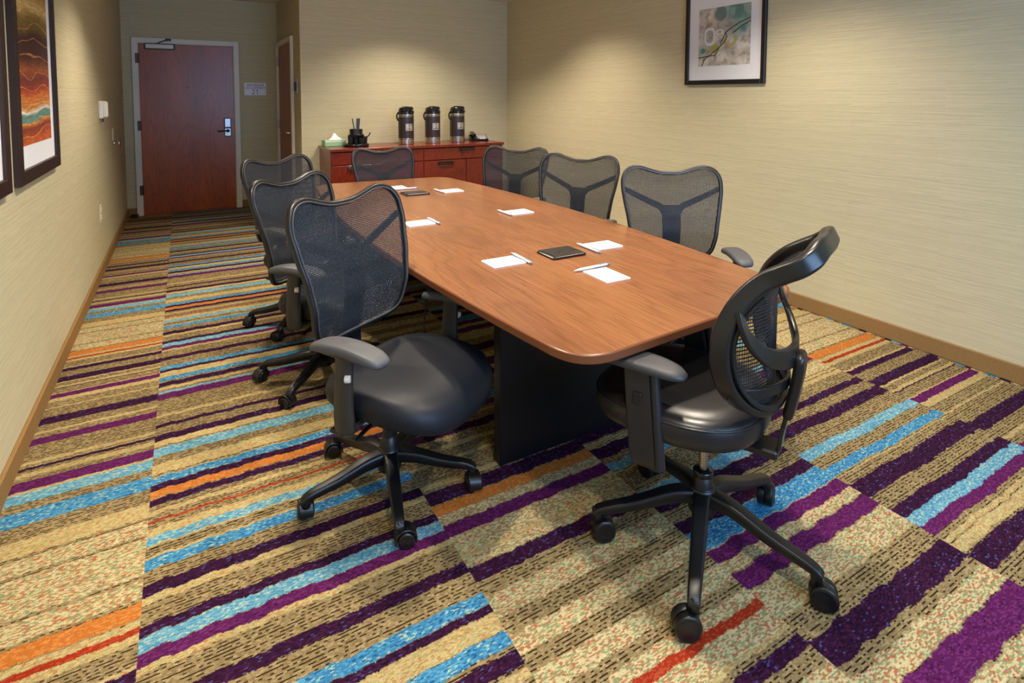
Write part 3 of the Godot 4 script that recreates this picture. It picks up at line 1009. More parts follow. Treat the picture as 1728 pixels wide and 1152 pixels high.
func build_doors(d1: Array, d2: Array) -> void:
	# entry door: steel frame, wide cherry leaf, three hinges, closer, lock
	var fm := MB.new()
	var fw := 0.062
	fm.box(Vector3(d1[0] - fw / 2 + 0.004, 1.0995, ZD + 0.006), Vector3(fw, 2.199, 0.05), 0.004)
	fm.box(Vector3(d1[1] + fw / 2 - 0.004, 1.0995, ZD + 0.006), Vector3(fw, 2.199, 0.05), 0.004)
	fm.box(Vector3((d1[0] + d1[1]) / 2, 2.168, ZD + 0.006), Vector3(d1[1] - d1[0] + 0.01, 0.062, 0.05), 0.004)
	# jamb inside the opening
	fm.box(Vector3(d1[0] + 0.004, 1.07, ZD - 0.06), Vector3(0.012, 2.14, 0.12))
	fm.box(Vector3(d1[1] - 0.004, 1.07, ZD - 0.06), Vector3(0.012, 2.14, 0.12))
	fm.box(Vector3((d1[0] + d1[1]) / 2, 2.137, ZD - 0.06), Vector3(d1[1] - d1[0], 0.012, 0.12))
	var door := struct("door_1", fm, M.trim, "wide cherry entry door in a pale frame, with closer and card lock", "door")
	var mb := MB.new()
	mb.box(Vector3((d1[0] + d1[1]) / 2, 1.068, ZD - 0.022), Vector3(d1[1] - d1[0] - 0.024, 2.122, 0.045), 0.003)
	var leaf := obj("door_leaf", mb, M.door_wood, door)
	for y in [1.947, 1.119, 0.317]:
		mb = MB.new()
		mb.box(Vector3(d1[0] - 0.008, y, ZD + 0.034), Vector3(0.03, 0.12, 0.006), 0.002)
		mb.lathe([Vector2(0.001, -0.06), Vector2(0.008, -0.06), Vector2(0.008, 0.06), Vector2(0.001, 0.06)], 10, Transform3D(Basis(), Vector3(d1[0] + 0.01, y, ZD + 0.012)))
		obj("hinge", mb, M.hinge, door)
	# closer
	mb = MB.new()
	mb.box(Vector3(-0.225, 2.096, ZD + 0.03), Vector3(0.30, 0.055, 0.058), 0.006)
	var cl := obj("door_closer", mb, M.closer, door)
	mb = MB.new()
	mb.box(Vector3(-0.225, 2.096, ZD + 0.004), Vector3(0.33, 0.075, 0.01), 0.002)
	mb.sweep(PackedVector3Array([Vector3(-0.25, 2.126, ZD + 0.03), Vector3(-0.22, 2.140, ZD + 0.12), Vector3(-0.15, 2.166, ZD + 0.15)]), rrect(0.016, 0.01, 0.002, 1), Vector3.UP)
	mb.sweep(PackedVector3Array([Vector3(-0.15, 2.168, ZD + 0.15), Vector3(-0.13, 2.176, ZD + 0.08), Vector3(-0.13, 2.18, ZD + 0.035)]), rrect(0.016, 0.01, 0.002, 1), Vector3.UP)
	mb.box(Vector3(-0.13, 2.182, ZD + 0.036), Vector3(0.06, 0.03, 0.012), 0.003)
	obj("closer_arm", mb, M.dark_metal, cl)
	# viewer and a second small hole
	for y in [1.59, 1.114]:
		mb = MB.new()
		mb.lathe([Vector2(0.001, 0.004), Vector2(0.007, 0.004), Vector2(0.011, 0.0), Vector2(0.011, -0.004)], 14, Transform3D(Basis(Vector3(1, 0, 0), PI / 2), Vector3(0.063, y, ZD + 0.002)))
		obj("door_viewer", mb, M.brass, leaf)
	# card lock: tall satin case over a lower plate, with lever
	mb = MB.new()
	mb.box(Vector3(0.508, 1.135, ZD + 0.018), Vector3(0.085, 0.13, 0.035), 0.012)
	mb.box(Vector3(0.508, 1.012, ZD + 0.012), Vector3(0.085, 0.115, 0.024), 0.010)
	var lock := obj("card_lock", mb, M.satin, leaf)
	mb = MB.new()
	mb.lathe([Vector2(0.001, 0.055), Vector2(0.014, 0.055), Vector2(0.016, 0.0), Vector2(0.022, 0.0), Vector2(0.022, -0.012)], 16, Transform3D(Basis(Vector3(1, 0, 0), PI / 2), Vector3(0.508, 1.03, ZD + 0.03)))
	mb.sweep(curve([Vector3(0.512, 1.03, ZD + 0.078), Vector3(0.46, 1.032, ZD + 0.082), Vector3(0.395, 1.028, ZD + 0.075)], 4), rrect(0.014, 0.02, 0.006, 2), Vector3.UP)
	obj("lever", mb, M.dark_metal, lock)
	# second door, seen edge-on in the recess
	fm = MB.new()
	for z in [d2[0] - 0.03, d2[1] + 0.035]:
		fm.box(Vector3(XA - 0.006, 1.0975, z), Vector3(0.05, 2.195, 0.065), 0.004)
	fm.box(Vector3(XA - 0.006, 2.167, (d2[0] + d2[1]) / 2), Vector3(0.05, 0.06, d2[1] - d2[0] + 0.01), 0.004)
	fm.box(Vector3(XA + 0.06, 1.07, d2[0] + 0.006), Vector3(0.12, 2.14, 0.012))
	fm.box(Vector3(XA + 0.06, 1.07, d2[1] - 0.006), Vector3(0.12, 2.14, 0.012))
	var door2 := struct("door_2", fm, M.trim, "narrow-looking cherry side door in the entry recess, with chrome lever", "door")
	mb = MB.new()
	mb.box(Vector3(XA + 0.022, 1.068, (d2[0] + d2[1]) / 2), Vector3(0.045, 2.122, d2[1] - d2[0] - 0.03), 0.003)
	var leaf2 := obj("door_leaf", mb, M.door_wood, door2)
	for y in [1.95, 1.11, 0.3]:
		mb = MB.new()
		mb.box(Vector3(XA - 0.034, y, d2[0] + 0.005), Vector3(0.006, 0.12, 0.03), 0.002)
		mb.lathe([Vector2(0.001, -0.06), Vector2(0.008, -0.06), Vector2(0.008, 0.06), Vector2(0.001, 0.06)], 10, Transform3D(Basis(), Vector3(XA - 0.012, y, d2[0] + 0.01)))
		obj("hinge", mb, M.closer, door2)
	mb = MB.new()
	mb.lathe([Vector2(0.001, 0.055), Vector2(0.012, 0.055), Vector2(0.012, 0.01), Vector2(0.012, 0.01), Vector2(0.03, 0.008), Vector2(0.03, -0.002)], 18, Transform3D(Basis(Vector3(0, 0, 1), PI / 2), Vector3(XA - 0.0, 1.045, -7.27)))
	mb.sweep(curve([Vector3(XA - 0.055, 1.045, -7.265), Vector3(XA - 0.06, 1.046, -7.33), Vector3(XA - 0.052, 1.044, -7.40)], 4), rrect(0.014, 0.02, 0.006, 2), Vector3.UP)
	obj("lever", mb, M.chrome, leaf2)

func lettering(parent: Node3D, text: String, size: float, at: Vector3, m: Material) -> void:
	var tm := TextMesh.new()
	var f := SystemFont.new()
	f.font_names = PackedStringArray(["Droid Sans"])
	tm.font = f
	tm.text = text
	tm.font_size = 32
	tm.pixel_size = size / 32.0
	tm.depth = 0.002
	var o := MeshInstance3D.new()
	o.mesh = tm
	o.material_override = m
	o.name = "lettering"
	parent.add_child(o, true)
	o.position = at

func build_wall_things() -> void:
	# occupancy sign beside the entry door
	var t := thing("occupancy_sign", "white occupancy sign with grey lettering beside the entry door", "sign", Vector3(0.853, 1.58, ZD))
	var mb := MB.new()
	mb.box(Vector3(0, 0, 0.006), Vector3(0.268, 0.165, 0.012), 0.003)
	obj("plate", mb, M.sign_white, t)
	lettering(t, "MAXIMUM", 0.044, Vector3(0, 0.052, 0.013), M.sign_text)
	lettering(t, "OCCUPANCY", 0.044, Vector3(0, 0.014, 0.013), M.sign_text)
	lettering(t, "21", 0.085, Vector3(0, -0.042, 0.013), M.sign_text)
	# wall control beside the second door
	t = thing("wall_control", "steel plate with a dark control on the narrow wall beside the second door", "control", Vector3(XA, 1.60, -6.9))
	mb = MB.new()
	mb.box(Vector3(-0.005, 0, 0), Vector3(0.01, 0.17, 0.115), 0.003)
	obj("plate", mb, M.satin, t)
	mb = MB.new()
	mb.box(Vector3(-0.016, 0, -0.02), Vector3(0.016, 0.10, 0.05), 0.004)
	obj("dial", mb, M.black_plastic, t)
	# white box by the left wall
	t = thing("wall_telephone", "small white wall box with a rounded front on the grasscloth near the prints", "telephone", Vector3(XL, 1.37, -6.02))
	mb = MB.new()
	mb.box(Vector3(0.015, 0.0, 0), Vector3(0.03, 0.15, 0.085), 0.004)
	obj("body", mb, M.white_plastic, t)
	mb = MB.new()
	mb.box(Vector3(0.042, 0.002, 0), Vector3(0.042, 0.142, 0.078), 0.012)
	obj("handset", mb, M.white_plastic, t)
	mb = MB.new()
	mb.sweep(curve([Vector3(0.02, -0.072, 0.0), Vector3(0.024, -0.092, 0.0), Vector3(0.02, -0.105, 0.004)], 4), ell(8, 0.006, 0.006), Vector3(1, 0, 0))
	obj("jack", mb, M.dark_metal, t)
	t = thing("door_bumper", "ivory wall plate with a chrome bumper knob near the entry door", "door stop", Vector3(XL, 1.07, -7.0))
	mb = MB.new()
	mb.box(Vector3(0.004, 0.03, 0), Vector3(0.008, 0.125, 0.08), 0.003)
	obj("plate", mb, M.ivory, t)
	mb = MB.new()
	mb.lathe([Vector2(0.018, 0.0), Vector2(0.018, 0.006), Vector2(0.012, 0.008), Vector2(0.012, 0.035), Vector2(0.03, 0.04), Vector2(0.034, 0.05), Vector2(0.028, 0.062), Vector2(0.001, 0.066)], 20, Transform3D(Basis(Vector3(0, 0, 1), -PI / 2), Vector3(0.004, -0.06, 0.0)))
	obj("knob", mb, M.chrome, t)
	t = thing("power_outlet", "ivory double power outlet low on the wall of wave prints", "outlet", Vector3(XL, 0.51, -5.78))
	mb = MB.new()
	mb.box(Vector3(0.004, 0, 0), Vector3(0.008, 0.15, 0.085), 0.003)
	obj("plate", mb, M.ivory, t)
	for s in [-1.0, 1.0]:
		mb = MB.new()
		mb.box(Vector3(0.010, s * 0.03, 0), Vector3(0.01, 0.042, 0.04), 0.004)
		obj("socket", mb, M.ivory, t)
	# door wedge
	mb = MB.new()
	mb.grid([PackedVector3Array([Vector3(-0.59, 0.002, ZD + 0.02), Vector3(-0.50, 0.002, ZD + 0.02), Vector3(-0.50, 0.002, ZD + 0.14), Vector3(-0.59, 0.002, ZD + 0.14)]), PackedVector3Array([Vector3(-0.585, 0.03, ZD + 0.022), Vector3(-0.505, 0.03, ZD + 0.022), Vector3(-0.505, 0.008, ZD + 0.135), Vector3(-0.585, 0.008, ZD + 0.135)])])
	mb.face([Vector3(-0.585, 0.03, ZD + 0.022), Vector3(-0.505, 0.03, ZD + 0.022), Vector3(-0.505, 0.008, ZD + 0.135), Vector3(-0.585, 0.008, ZD + 0.135)], Vector3.UP)
	mb.face([Vector3(-0.59, 0.002, ZD + 0.02), Vector3(-0.50, 0.002, ZD + 0.02), Vector3(-0.50, 0.002, ZD + 0.14), Vector3(-0.59, 0.002, ZD + 0.14)], Vector3.DOWN)
	tag(obj("door_wedge", mb, M.caster), "small black rubber wedge on the carpet by the entry door frame", "door wedge")
	# prints
	framed("framed_print", "square framed abstract print in white mat with a white numeral", Vector3(XR, 1.597 + 0.385, -3.125), -PI / 2, 0.775, 0.77, 0.036, 0.026, [0.10, 0.10, 0.115, 0.115], M.frame_dark, M.print_cloud)
	framed("framed_print", "tall wave print with a turquoise band, beside the wall telephone", Vector3(XL, 1.107 + 0.60, -3.545), PI / 2, 0.90, 1.20, 0.062, 0.026, [0.075, 0.075, 0.10, 0.10], M.frame_brown, M.print_wave, false)
	framed("framed_print", "tall framed print cut off by its pale mat, hung beside the turquoise-banded print", Vector3(XL, 1.107 + 0.60, -2.50), PI / 2, 0.90, 1.20, 0.062, 0.026, [0.075, 0.075, 0.10, 0.10], M.frame_brown, M.print_wave2, false)

func framed(called: String, label: String, at: Vector3, turn: float, w: float, h: float, border: float, depth: float, mats: Array, fm: Material, pm: Material, glazed := true) -> void:
	var t := thing(called, label, "picture", at, turn)
	var mb := MB.new()
	for s in [-1.0, 1.0]:
		mb.box(Vector3(s * (w - border) / 2, 0, depth / 2), Vector3(border, h, depth), 0.003)
		mb.box(Vector3(0, s * (h - border) / 2, depth / 2), Vector3(w - 2 * border, border, depth), 0.003)
	obj("frame", mb, fm, t)
	mb = MB.new()
	mb.box(Vector3(0, 0, depth * 0.3), Vector3(w - 2 * border + 0.004, h - 2 * border + 0.004, depth * 0.2))
	obj("mat_board", mb, M.mat_board, t)
	var iw := w - 2 * border
	var ih := h - 2 * border
	var x0: float = -iw / 2 + mats[0]
	var x1: float = iw / 2 - mats[1]
	var y0: float = -ih / 2 + mats[3]
	var y1: float = ih / 2 - mats[2]
	mb = MB.new()
	mb.uvquad([Vector3(x0, y1, depth * 0.42), Vector3(x1, y1, depth * 0.42), Vector3(x1, y0, depth * 0.42), Vector3(x0, y0, depth * 0.42)], [Vector2(0, 0), Vector2(1, 0), Vector2(1, 1), Vector2(0, 1)], Vector3(0, 0, 1))
	obj("print", mb, pm, t)
	if glazed:
		mb = MB.new()
		mb.box(Vector3(0, 0, depth * 0.56), Vector3(iw + 0.004, ih + 0.004, 0.002))
		obj("glazing", mb, M.picture_glass, t)

# ---------------------------------------------------------------- table, credenza and what stands on them
const TC := Vector3(1.527, 0, -3.12)
const TH := 0.745

func table_outline(grow: float) -> PackedVector2Array:
	var hl := 1.822 + grow
	var p := []
	var half := []
	for k in 25:
		var z := lerpf(-hl, hl, k / 24.0)
		half.append(Vector2(0.708 + grow - 0.142 * pow((z + 0.02) / 1.84, 2.0), z))
	var raw := PackedVector2Array()
	for q in half:
		raw.push_back(q)
	for k in range(half.size() - 1, -1, -1):
		raw.push_back(Vector2(-half[k].x, half[k].y))
	# round the four corners
	var out := PackedVector2Array()
	var N := raw.size()
	for i in N:
		var b := raw[i]
		if absf(absf(b.y) - hl) < 1e-4:
			var a := raw[(i + N - 1) % N]
			var c := raw[(i + 1) % N]
			var r := 0.135
			var pa := b + (a - b).normalized() * r
			var pc := b + (c - b).normalized() * r
			for k in 9:
				var u := k / 8.0
				out.push_back(pa * (1 - u) * (1 - u) + b * 2.0 * u * (1 - u) * 0.94 + (pa + pc) * u * (1 - u) * 0.06 + pc * u * u)
		elif absf(absf(b.y) - hl) > 0.16:
			out.push_back(b)
	# the ends run a little out of square
	for i in out.size():
		out[i].y *= 1.0 - 0.022 * out[i].x / 0.6
	return out

func build_table() -> void:
	var t := thing("conference_table", "long boat-shaped cherry conference table on black panel legs", "table", TC)
	var mb := MB.new()
	mb.prism(table_outline(-0.004), TH - 0.029, TH, 0.002)
	obj("table_top", mb, M.table_wood, t)
	mb = MB.new()
	var lo := []
	for q in [[-0.003, TH - 0.031], [0.0, TH - 0.029], [0.001, TH - 0.026], [0.001, TH - 0.004], [-0.001, TH - 0.001], [-0.004, TH + 0.0004]]:
		var r := PackedVector3Array()
		for p in table_outline(q[0]):
			r.push_back(Vector3(p.x, q[1], p.y))
		lo.append(r)
	mb.grid([lo[0], lo[1], lo[2]])
	mb.grid([lo[2], lo[3]])
	mb.grid([lo[3], lo[4], lo[5]])
	obj("edge_band", mb, M.table_edge, t)
	for z in [1.15, -1.25]:
		mb = MB.new()
		mb.box(Vector3(0, 0.357, z), Vector3(0.91 if z > 0.0 else 0.86, 0.714, 0.055), 0.003)
		obj("panel_leg", mb, M.table_leg, t)
	mb = MB.new()
	mb.box(Vector3(0, 0.50, -0.05), Vector3(0.03, 0.40, 2.36), 0.003)
	obj("stretcher_panel", mb, M.table_leg, t)
	# cable hanging below the table top
	mb = MB.new()
	mb.sweep(curve([Vector3(1.30, 0.712, -3.2), Vector3(1.29, 0.5, -3.22), Vector3(1.27, 0.25, -3.24), Vector3(1.24, 0.06, -3.2), Vector3(1.27, 0.012, -3.05), Vector3(1.33, 0.008, -2.75), Vector3(1.40, 0.008, -2.45)], 6), ell(8, 0.005, 0.005), Vector3(1, 0, 0.2).normalized())
	tag(obj("power_cable", mb, M.caster), "thin black cable hanging under the conference table", "cable")
	# note pads, each with its pen
	var place := [
		["before the leather chair", Vector2(1.524, -1.84), 1, Vector2(1.529, -1.944), true],
		["on the wave-print side of the port by the leather chair", Vector2(1.24, -2.218), 0, Vector2(1.336, -2.223), false],
		["on the white-matted side of the port by the leather chair", Vector2(1.813, -2.222), 0, Vector2(1.714, -2.211), false],
		["mid-table toward the wave prints", Vector2(1.187, -3.15), 0, Vector2(1.283, -3.159), false],
		["mid-table toward the white-matted print", Vector2(1.866, -3.142), 0, Vector2(1.77, -3.157), false],
		["at the table end facing the credenza", Vector2(1.506, -4.455), 1, Vector2(1.54, -4.362), true],
		["beside the port toward the credenza", Vector2(1.825, -4.115), 0, Vector2(1.729, -4.143), false],
	]
	var k := 0
	for q in place:
		var w := Vector3(0.165, 0.006, 0.122) if q[2] == 0 else Vector3(0.122, 0.006, 0.165)
		var pad := thing("note_pad", "white note pad " + q[0], "note pad", Vector3(q[1].x, TH + 0.0002, q[1].y), (rnd(k) - 0.5) * 0.06, "note pads set out on the table")
		mb = MB.new()
		mb.box(Vector3(0, 0.003, 0), w, 0.0006)
		obj("sheets", mb, M.paper, pad)
		mb = MB.new()
		# small grey print in a corner of the sheet
		mb.box(Vector3(-w.x * 0.30, 0.0061, w.z * 0.38), Vector3(0.028, 0.0004, 0.006))
		obj("printed_mark", mb, M.sign_text, pad)
		var pen := thing("pen", "white pen beside the pad " + q[0], "pen", Vector3(q[3].x, TH + 0.0072, q[3].y), (PI / 2 if q[4] else 0.0) + (rnd(k + 40) - 0.5) * 0.08, "pens beside the note pads")
		pen.scale = Vector3.ONE * 1.3
		mb = MB.new()
		var bx := Basis(Vector3(1, 0, 0), PI / 2)
		mb.lathe([Vector2(0.0012, -0.075), Vector2(0.0018, -0.07), Vector2(0.0048, -0.052), Vector2(0.0052, -0.05), Vector2(0.0052, 0.062), Vector2(0.0045, 0.066), Vector2(0.001, 0.066)], 12, Transform3D(bx, Vector3.ZERO))
		obj("barrel", mb, M.pen_white, pen)
		mb = MB.new()
		mb.lathe([Vector2(0.003, 0.066), Vector2(0.003, 0.078), Vector2(0.001, 0.079)], 10, Transform3D(bx, Vector3.ZERO))
		mb.box(Vector3(0.0, 0.0062, 0.045), Vector3(0.0035, 0.0016, 0.042), 0.0006)
		obj("clip", mb, M.pen_clip, pen)
		k += 1
	for q in [[Vector2(1.55, -2.206), "next to the leather chair"], [Vector2(1.528, -4.129), "toward the credenza end"]]:
		var dv := thing("table_port", "flat black power and data port set in the table top " + q[1], "table port", Vector3(q[0].x, TH, q[0].y), 0.0, "table ports")
		mb = MB.new()
		mb.prism(rrect(0.19, 0.152, 0.012, 3), 0.0, 0.012, 0.004, Transform3D(), 0.0)
		var body := obj("housing", mb, M.gloss_black, dv)
		mb = MB.new()
		mb.box(Vector3(0, 0.0125, -0.028), Vector3(0.165, 0.003, 0.07), 0.001)
		obj("lid", mb, M.black_plastic, dv)
		mb = MB.new()
		mb.box(Vector3(0, 0.011, 0.0735), Vector3(0.16, 0.004, 0.003), 0.001)
		mb.box(Vector3(-0.0925, 0.0085, 0.01), Vector3(0.003, 0.004, 0.11), 0.001)
		obj("rim", mb, M.satin, body)
		for r in 3:
			for c in 9:
				mb = MB.new()
				mb.box(Vector3(-0.068 + c * 0.017, 0.0127, 0.020 + r * 0.018), Vector3(0.011, 0.0022, 0.010), 0.0007)
				obj("key", mb, M.key_brown, dv)

const CX0 := 1.325
const CX1 := 3.375
const CZ := -6.06
const CH := 0.935

func pull(parent: Node3D, x: float, y: float) -> void:
	var mb := MB.new()
	mb.sweep(curve([Vector3(x - 0.088, y + 0.008, CZ + 0.002), Vector3(x - 0.086, y - 0.004, CZ + 0.024), Vector3(x - 0.07, y - 0.01, CZ + 0.03), Vector3(x + 0.07, y - 0.01, CZ + 0.03), Vector3(x + 0.086, y - 0.004, CZ + 0.024), Vector3(x + 0.088, y + 0.008, CZ + 0.002)], 3), rrect(0.014, 0.016, 0.004, 2), Vector3.UP)
	mb.box(Vector3(x, y + 0.012, CZ + 0.003), Vector3(0.195, 0.016, 0.006), 0.002)
	obj("pull", mb, M.caster, parent)

func build_credenza() -> void:
	var t := thing("credenza", "long dark cherry credenza with drawers and black pulls", "cabinet")
	var xm := (CX0 + CX1) / 2
	var mb := MB.new()
	mb.box(Vector3(xm, CH - 0.015, (CZ + ZB) / 2 + 0.012), Vector3(CX1 - CX0 + 0.02, 0.03, CZ - ZB + 0.005), 0.003)
	obj("top", mb, M.credenza_top, t)
	mb = MB.new()
	for x in [CX0 + 0.011, xm, CX1 - 0.011]:
		mb.box(Vector3(x, (CH - 0.03) / 2, (CZ + ZB) / 2), Vector3(0.022, CH - 0.031, CZ - ZB - 0.03), 0.002)
	mb.box(Vector3(xm, 0.06, (CZ + ZB) / 2 - 0.02), Vector3(CX1 - CX0 - 0.03, 0.03, CZ - ZB - 0.08))
	mb.box(Vector3(xm, 0.5, ZB + 0.03), Vector3(CX1 - CX0 - 0.03, 0.8, 0.015))
	mb.box(Vector3(xm, 0.04, CZ - 0.06), Vector3(CX1 - CX0 - 0.03, 0.08, 0.018))
	obj("carcass", mb, M.credenza_side, t)
	for s in 2:
		var a: float = CX0 if s == 0 else xm
		var b: float = xm if s == 0 else CX1
		mb = MB.new()
		mb.box(Vector3((a + b) / 2, (0.762 + 0.900) / 2, CZ - 0.009), Vector3(b - a - 0.006, 0.138 - 0.004, 0.02), 0.002)
		var d := obj("drawer", mb, M.credenza_front, t)
		pull(d, (a + b) / 2 + 0.03, 0.877)
		for k in 2:
			var c0: float = lerpf(a, b, 0.52 * k)
			var c1: float = lerpf(a, b, 0.52) if k == 0 else b
			for r in 2:
				var y0: float = 0.425 if r == 0 else 0.085
				var y1: float = 0.758 if r == 0 else 0.421
				mb = MB.new()
				mb.box(Vector3((c0 + c1) / 2, (y0 + y1) / 2, CZ - 0.009), Vector3(c1 - c0 - 0.006, y1 - y0 - 0.004, 0.02), 0.002)
				d = obj("drawer", mb, M.credenza_front, t)
				if k == 0 or r == 1:
					pull(d, (c0 + c1) / 2, y1 - 0.035)
	# airpots
	var first: Node3D = null
	var lab := ["dark airpot beside the black condiment caddy", "dark airpot between the other two airpots", "dark airpot beside the desk telephone"]
	var ax := [Vector2(2.24, -6.33), Vector2(2.575, -6.345), Vector2(2.905, -6.365)]
	for k in 3:
		if first == null:
			first = airpot(lab[0] + ", wrapped with a square white emblem")
			first.position = Vector3(ax[0].x, CH, ax[0].y)
		else:
			copy_of(first, "airpot", lab[k] + ", wrapped with a square white emblem", Vector3(ax[k].x, CH, ax[k].y), 0.0)
	desk_phone(Vector3(3.235, CH, -6.44))
	caddy(Vector3(1.665, CH, -6.345))
	# tissue box
	t = thing("tissue_box", "green and white tissue box with a tissue pulled up", "tissue box", Vector3(1.455, CH, -6.50), 0.12)
	mb = MB.new()
	mb.box(Vector3(0, 0.035, 0), Vector3(0.235, 0.07, 0.12), 0.003)
	obj("carton", mb, M.tissue_green, t)
	mb = MB.new()
	mb.prism(ell(20, 0.07, 0.03), 0.0702, 0.0712, 0.0)
	mb.box(Vector3(0, 0.056, 0.0602), Vector3(0.236, 0.02, 0.001))
	obj("label_band", mb, M.tissue_pale, t)
	mb = MB.new()
	var rows := []
	for i in 7:
		var u := i / 6.0
		var r := PackedVector3Array()
		for j in 16:
			var a := TAU * j / 16
			var w := lerpf(0.05, 0.012, u) * (1.0 + 0.28 * sin(a * 3.0 + u * 4.0))
			r.push_back(Vector3(0.01 + cos(a) * w * 1.35 + 0.012 * u, 0.071 + u * 0.058 - 0.018 * u * cos(a), sin(a) * w * 0.7))
		rows.append(r)
	mb.grid(rows)
	obj("tissue", mb, M.paper, t)

func airpot(label: String) -> Node3D:
	var t := thing("airpot", label, "airpot", Vector3.ZERO, 0.0, "airpots on the credenza")
	var mb := MB.new()
	mb.lathe([Vector2(0.001, 0), Vector2(0.086, 0), Vector2(0.09, 0.005), Vector2(0.09, 0.055), Vector2(0.09, 0.055), Vector2(0.086, 0.056), Vector2(0.086, 0.33), Vector2(0.086, 0.33), Vector2(0.09, 0.331), Vector2(0.09, 0.345), Vector2(0.085, 0.352)], 36)
	var body := obj("body", mb, M.steel_pot, t)
	mb = MB.new()
	mb.lathe([Vector2(0.0895, 0.062), Vector2(0.0905, 0.064), Vector2(0.0905, 0.070), Vector2(0.0895, 0.072)], 36)
	mb.lathe([Vector2(0.0895, 0.318), Vector2(0.0905, 0.320), Vector2(0.0905, 0.324), Vector2(0.0895, 0.326)], 36)
	obj("band", mb, M.steel_pot, body)
	mb = MB.new()
	mb.lathe([Vector2(0.086, 0.058), Vector2(0.0895, 0.06), Vector2(0.0895, 0.328), Vector2(0.086, 0.33)], 36)
	obj("wrap", mb, M.pot_wrap, t)
	# emblem on the wrap
	mb = MB.new()
	var pts := []
	var uvs := []
	for i in 2:
		var r := PackedVector3Array()
		var u := []
		for j in 7:
			var a := deg_to_rad(lerpf(-29.0, 29.0, j / 6.0) + 6.0)
			r.push_back(Vector3(sin(a) * 0.0903, 0.245 - i * 0.085, cos(a) * 0.0903))
			u.append(Vector2(j / 6.0, float(i)))
		pts.append(r)
		uvs.append(u)
	mb.grid(pts, false, false, true, uvs)
	obj("emblem", mb, M.emblem, t)
	# pump top, button, spout and carrying handle
	mb = MB.new()
	mb.lathe([Vector2(0.086, 0.348), Vector2(0.09, 0.352), Vector2(0.088, 0.385), Vector2(0.08, 0.415), Vector2(0.072, 0.425), Vector2(0.072, 0.425), Vector2(0.05, 0.43), Vector2(0.045, 0.438), Vector2(0.001, 0.44)], 32)
	mb.box(Vector3(0.015, 0.415, 0.03), Vector3(0.10, 0.04, 0.11), 0.014)
	obj("pump_top", mb, M.gloss_black, t)
	mb = MB.new()
	mb.sweep(curve([Vector3(0.02, 0.395, 0.07), Vector3(0.03, 0.398, 0.105), Vector3(0.034, 0.38, 0.125), Vector3(0.034, 0.362, 0.128)], 4), ell(12, 0.012, 0.012), Vector3(1, 0, 0))
	obj("spout", mb, M.gloss_black, t)
	mb = MB.new()
	mb.sweep(curve([Vector3(-0.085, 0.37, -0.01), Vector3(-0.108, 0.345, 0.0), Vector3(-0.112, 0.305, 0.01), Vector3(-0.098, 0.28, 0.012), Vector3(-0.091, 0.285, 0.012)], 4), rrect(0.018, 0.008, 0.003, 2), Vector3(0, 0, 1))
	mb.lathe([Vector2(0.001, 0.0), Vector2(0.014, 0.0), Vector2(0.014, 0.012), Vector2(0.001, 0.014)], 14, Transform3D(Basis(Vector3(0, 0, 1), -PI / 2), Vector3(0.083, 0.372, 0)))
	obj("carry_handle", mb, M.gloss_black, t)
	mb = MB.new()
	mb.box(Vector3(0.03, 0.438, 0.045), Vector3(0.035, 0.006, 0.03), 0.002)
	obj("lid_latch", mb, M.satin, t)
	return t

func desk_phone(at: Vector3) -> void:
	var t := thing("desk_telephone", "black desk telephone with grey keypad on the credenza", "telephone", at, -0.25)
	var mb := MB.new()
	var prof := PackedVector2Array([Vector2(0.085, 0.0), Vector2(0.085, 0.02), Vector2(-0.07, 0.075), Vector2(-0.095, 0.07), Vector2(-0.085, 0.0)])
	mb.prism(prof, -0.11, 0.11, 0.006, Transform3D(Basis(Vector3(0, 0, 1), Vector3(1, 0, 0), Vector3(0, 1, 0)), Vector3.ZERO))
	obj("base", mb, M.gloss_black, t)
	mb = MB.new()
	var tilt := Basis(Vector3(1, 0, 0), 0.34)
	mb.box(Vector3(0.035, 0.05, 0.005), Vector3(0.125, 0.004, 0.13), 0.002, tilt)
	var pad := obj("keypad", mb, M.phone_grey, t)
	for r in 4:
		for c in 3:
			mb = MB.new()
			mb.box(Vector3(0.012 + c * 0.024, 0.0455 - r * 0.0075 + 0.004, 0.024 + r * 0.0215 - 0.02), Vector3(0.016, 0.006, 0.013), 0.002, tilt)
			obj("key", mb, M.sign_white, pad)
	mb = MB.new()
	mb.sweep(curve([Vector3(-0.072, 0.062, 0.085), Vector3(-0.072, 0.078, 0.06), Vector3(-0.072, 0.088, 0.0), Vector3(-0.072, 0.1, -0.06), Vector3(-0.072, 0.092, -0.095)], 4), rrect(0.046, 0.024, 0.01, 3), Vector3.UP)
	obj("handset", mb, M.gloss_black, t)

